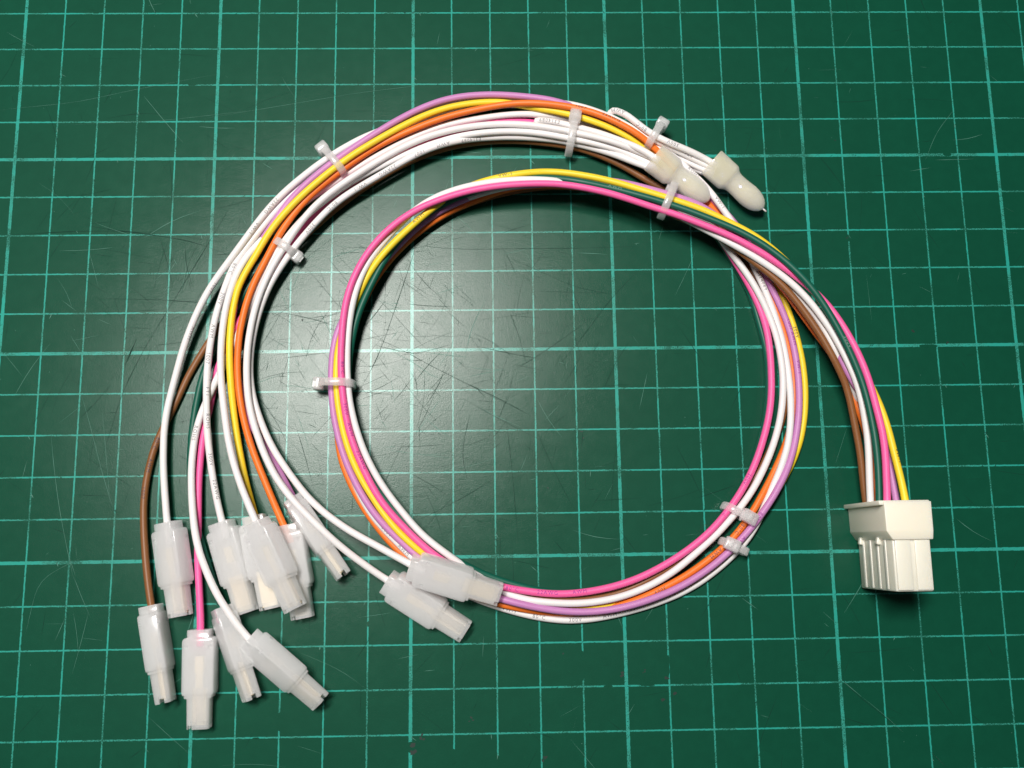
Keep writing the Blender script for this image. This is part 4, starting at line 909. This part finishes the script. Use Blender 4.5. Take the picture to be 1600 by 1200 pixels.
def tube_mesh(name, x0, x1, r, ns=12):
    v = [(x * MM, r * math.cos(2*math.pi*k/ns) * MM, r * math.sin(2*math.pi*k/ns) * MM) for x in (x0, x1) for k in range(ns)]
    f = [(k, (k+1) % ns, ns + (k+1) % ns, ns + k) for k in range(ns)] + [list(range(ns-1, -1, -1)), list(range(ns, 2*ns))]
    return mesh_from(name, v, f)
CAP = cap_mesh()
FERRULE = tube_mesh('ferrule', 7.0, 13.4, 1.75, 20); FERRULE.materials.append(M_tin)
STRAND = tube_mesh('wire_end', 17.0, 18.5, 0.22, 8); STRAND.materials.append(M_wire['white'])
for k, lab, roll in (('a', 'ivory crimp cap lying above the inner coil, nearer the tie', 25), ('b', 'ivory crimp cap at the outside right, strand poking from its tip', -10)):
    pos, d = CAPS[k]
    o = link('crimp_cap', CAP, None, harness, False)
    o.matrix_world = axis_matrix(pos, d, roll)
    tag(o, lab)
    link('ferrule', FERRULE, None, o)
    if k == 'b':
        link('wire_end', STRAND, None, o)

# ---------------------------------------------------------------- cable ties
def tie_strap(a, b, w=1.9, th=0.8):
    n = 40
    verts, faces = [], []
    for k in range(n):
        t = 2 * math.pi * k / n
        c, s = math.cos(t), math.sin(t)
        e = 0.72
        u, v = math.copysign(abs(c) ** e, c), math.copysign(abs(s) ** e, s)
        nx, ny = c / max(a, .1), s / max(b, .1)
        l = math.hypot(nx, ny); nx /= l; ny /= l
        for (off, q) in ((0, -w/2), (0, w/2), (th*0.75, w/2), (th, w/2 - 0.25), (th, -w/2 + 0.25), (th*0.75, -w/2)):
            verts.append(((u*a + nx*off) * MM, q * MM, (v*b + ny*off) * MM))
    m = 6
    for k in range(n):
        for j in range(m):
            i0, i1 = k*m + j, k*m + (j+1) % m
            j0, j1 = ((k+1) % n)*m + j, ((k+1) % n)*m + (j+1) % m
            faces.append((i0, i1, j1, j0))
    me = mesh_from('cable_tie', verts, faces)
    bm = bmesh.new(); bm.from_mesh(me); bmesh.ops.recalc_face_normals(bm, faces=bm.faces[:]); bm.to_mesh(me); bm.free()
    me.materials.append(M_tie); sharpen(me, 40)
    return me
def tie_head_mesh():
    # lofted along local X (outward): rounded block with the tail slot and a cut tail stub
    rings = [(-0.5, 1.2, 1.4, 0.3), (-0.35, 1.4, 1.65, 0.35), (0.1, 1.5, 1.85, 0.38), (1.45, 1.5, 1.85, 0.38), (1.9, 1.38, 1.7, 0.36), (2.05, 1.15, 1.4, 0.32)]
    me = loft('tie_head', rings, 4)
    me = cut(me, [((1.5, -0.65, -0.85), (4, 0.65, -0.2))])
    me.materials.clear(); me.materials.append(M_tie); sharpen(me, 40)
    return me
TIE_HEAD = tie_head_mesh()
TIE_TAIL = box_mesh('tie_tail', (-0.4, -0.8, 0.15), (2.3, 0.8, 0.75)); TIE_TAIL.materials.append(M_tie)
TIE_LABEL = {'t1': 'cable tie at upper left round the outermost wires', 't2': 'cable tie lower down the left arc, round white wires only', 't3': 'tall cable tie across the top of the outer arc',
             't4': 'cable tie with raised head beside the crimp caps', 't5': 'cable tie round the top of the inner coil', 't6': 'cable tie at the left of the inner coil',
             't7': 'cable tie at lower right round the pink wire', 't8': 'lowest cable tie, its head over the orange and lilac wires'}
for k, (c, u, a, b, ang) in TIES.items():
    U = Vector(u).normalized(); Z = Vector((0, 0, 1)); Y = Z.cross(U)
    M = Matrix((U, Y, Z)).transposed().to_4x4(); M.translation = Vector(c) * MM
    o = link('cable_tie', tie_strap(a, b), None, harness, False)
    o.matrix_world = M
    tag(o, TIE_LABEL[k])
    t = math.radians(ang)
    cs, sn = math.cos(t), math.sin(t); e = 0.72
    pu, pv = math.copysign(abs(cs) ** e, cs) * a, math.copysign(abs(sn) ** e, sn) * b
    d = Vector((cs / a, 0, sn / b)).normalized()
    yy = Vector((0, 1, 0)); zz = d.cross(yy)
    H = Matrix((d, yy, zz)).transposed().to_4x4(); H.translation = Vector((pu, 0, pv)) * MM
    h = link('tie_head', TIE_HEAD, None, o, False); h.matrix_local = H
    tl = link('tie_tail', TIE_TAIL, None, o, False); tl.matrix_local = H

# ---------------------------------------------------------------- the multi-way plug
def bevelled(me, width, segs=2):
    bm = bmesh.new(); bm.from_mesh(me)
    bmesh.ops.recalc_face_normals(bm, faces=bm.faces[:])
    bmesh.ops.bevel(bm, geom=bm.edges[:], offset=width * MM, segments=segs, profile=0.5, affect='EDGES', clamp_overlap=True)
    bm.to_mesh(me); bm.free()
    me.materials.append(M_ivory); sharpen(me, 40)
    return me
X0, X1, Y0, Y1, Z0, Z1 = 56.3, 64.6, -58.6, -47.0, 0.9, 20.6
# open-ended body: a ring of walls so the mating end is a real cavity
def shell(name, x0, x1, y0, y1, z0, z1, depth, wall):
    v = []; f = []
    def rect(y, m): return [(x0 + m, y, z0 + m), (x1 - m, y, z0 + m), (x1 - m, y, z1 - m), (x0 + m, y, z1 - m)]
    for r in (rect(y0 + depth, wall), rect(y0, wall), rect(y0, 0), rect(y1, 0)):
        v += [(a * MM, b * MM, c * MM) for a, b, c in r]
    for i in range(3):
        for k in range(4):
            f.append((i*4 + k, i*4 + (k+1) % 4, i*4 + 4 + (k+1) % 4, i*4 + 4 + k))
    f.append((0, 1, 2, 3)); f.append((15, 14, 13, 12))
    return mesh_from(name, v, f)
plug = link('plug_housing', bevelled(shell('plug_housing', X0, X1, Y0, Y1, Z0, Z1, 8.0, 0.9), 0.28), None, harness, False)
tag(plug, 'ivory multi-way plug standing on edge with ribbed side')
# collar with chamfered front
def collar():
    secs = [(-39.3, 54.75, 65.15, 0.05, 21.6), (-45.6, 54.85, 65.15, 0.05, 21.6), (-47.5, 56.1, 65.0, 0.05, 21.45), (-47.6, 56.4, 64.6, 0.9, 20.6)]
    v = []; f = []
    for y, a, b, c, d in secs:
        v += [(p * MM, y * MM, q * MM) for p, q in ((a, c), (b, c), (b, d), (a, d))]
    for i in range(3):
        for k in range(4):
            f.append((i*4 + k, i*4 + (k+1) % 4, i*4 + 4 + (k+1) % 4, i*4 + 4 + k))
    f.append((0, 1, 2, 3)); f.append((15, 14, 13, 12))
    return mesh_from('collar', v, f)
link('collar', bevelled(collar(), 0.45, 3), None, plug, False)
link('flange', bevelled(box_mesh('flange', (53.75, -40.0, 0.03), (64.9, -39.0, 21.3)), 0.2), None, plug, False)
for k, z in enumerate((3.4, 7.4, 11.6, 15.8)):
    link('rib', bevelled(box_mesh('rib', (56.08, -58.3, z), (56.6, -46.9, z + 1.3)), 0.18), None, plug, False)
for k, x in enumerate((56.7, 61.0)):
    link('panel', bevelled(box_mesh('panel', (x, -58.35, 20.2), (x + 3.45, -46.9, 20.95)), 0.25), None, plug, False)
def wedge(z):
    v = [(x * MM, y * MM, q * MM) for q in (z, z + 1.35) for x, y in ((56.5, -48.6), (55.35, -48.45), (55.35, -48.0), (55.8, -46.2), (56.5, -46.2))]
    f = [(4, 3, 2, 1, 0), (5, 6, 7, 8, 9)] + [(i, (i+1) % 5, 5 + (i+1) % 5, 5 + i) for i in range(5)]
    return mesh_from('locking_wedge', v, f)
for z in (3.0, 13.2):
    link('locking_wedge', bevelled(wedge(z), 0.18), None, plug, False)
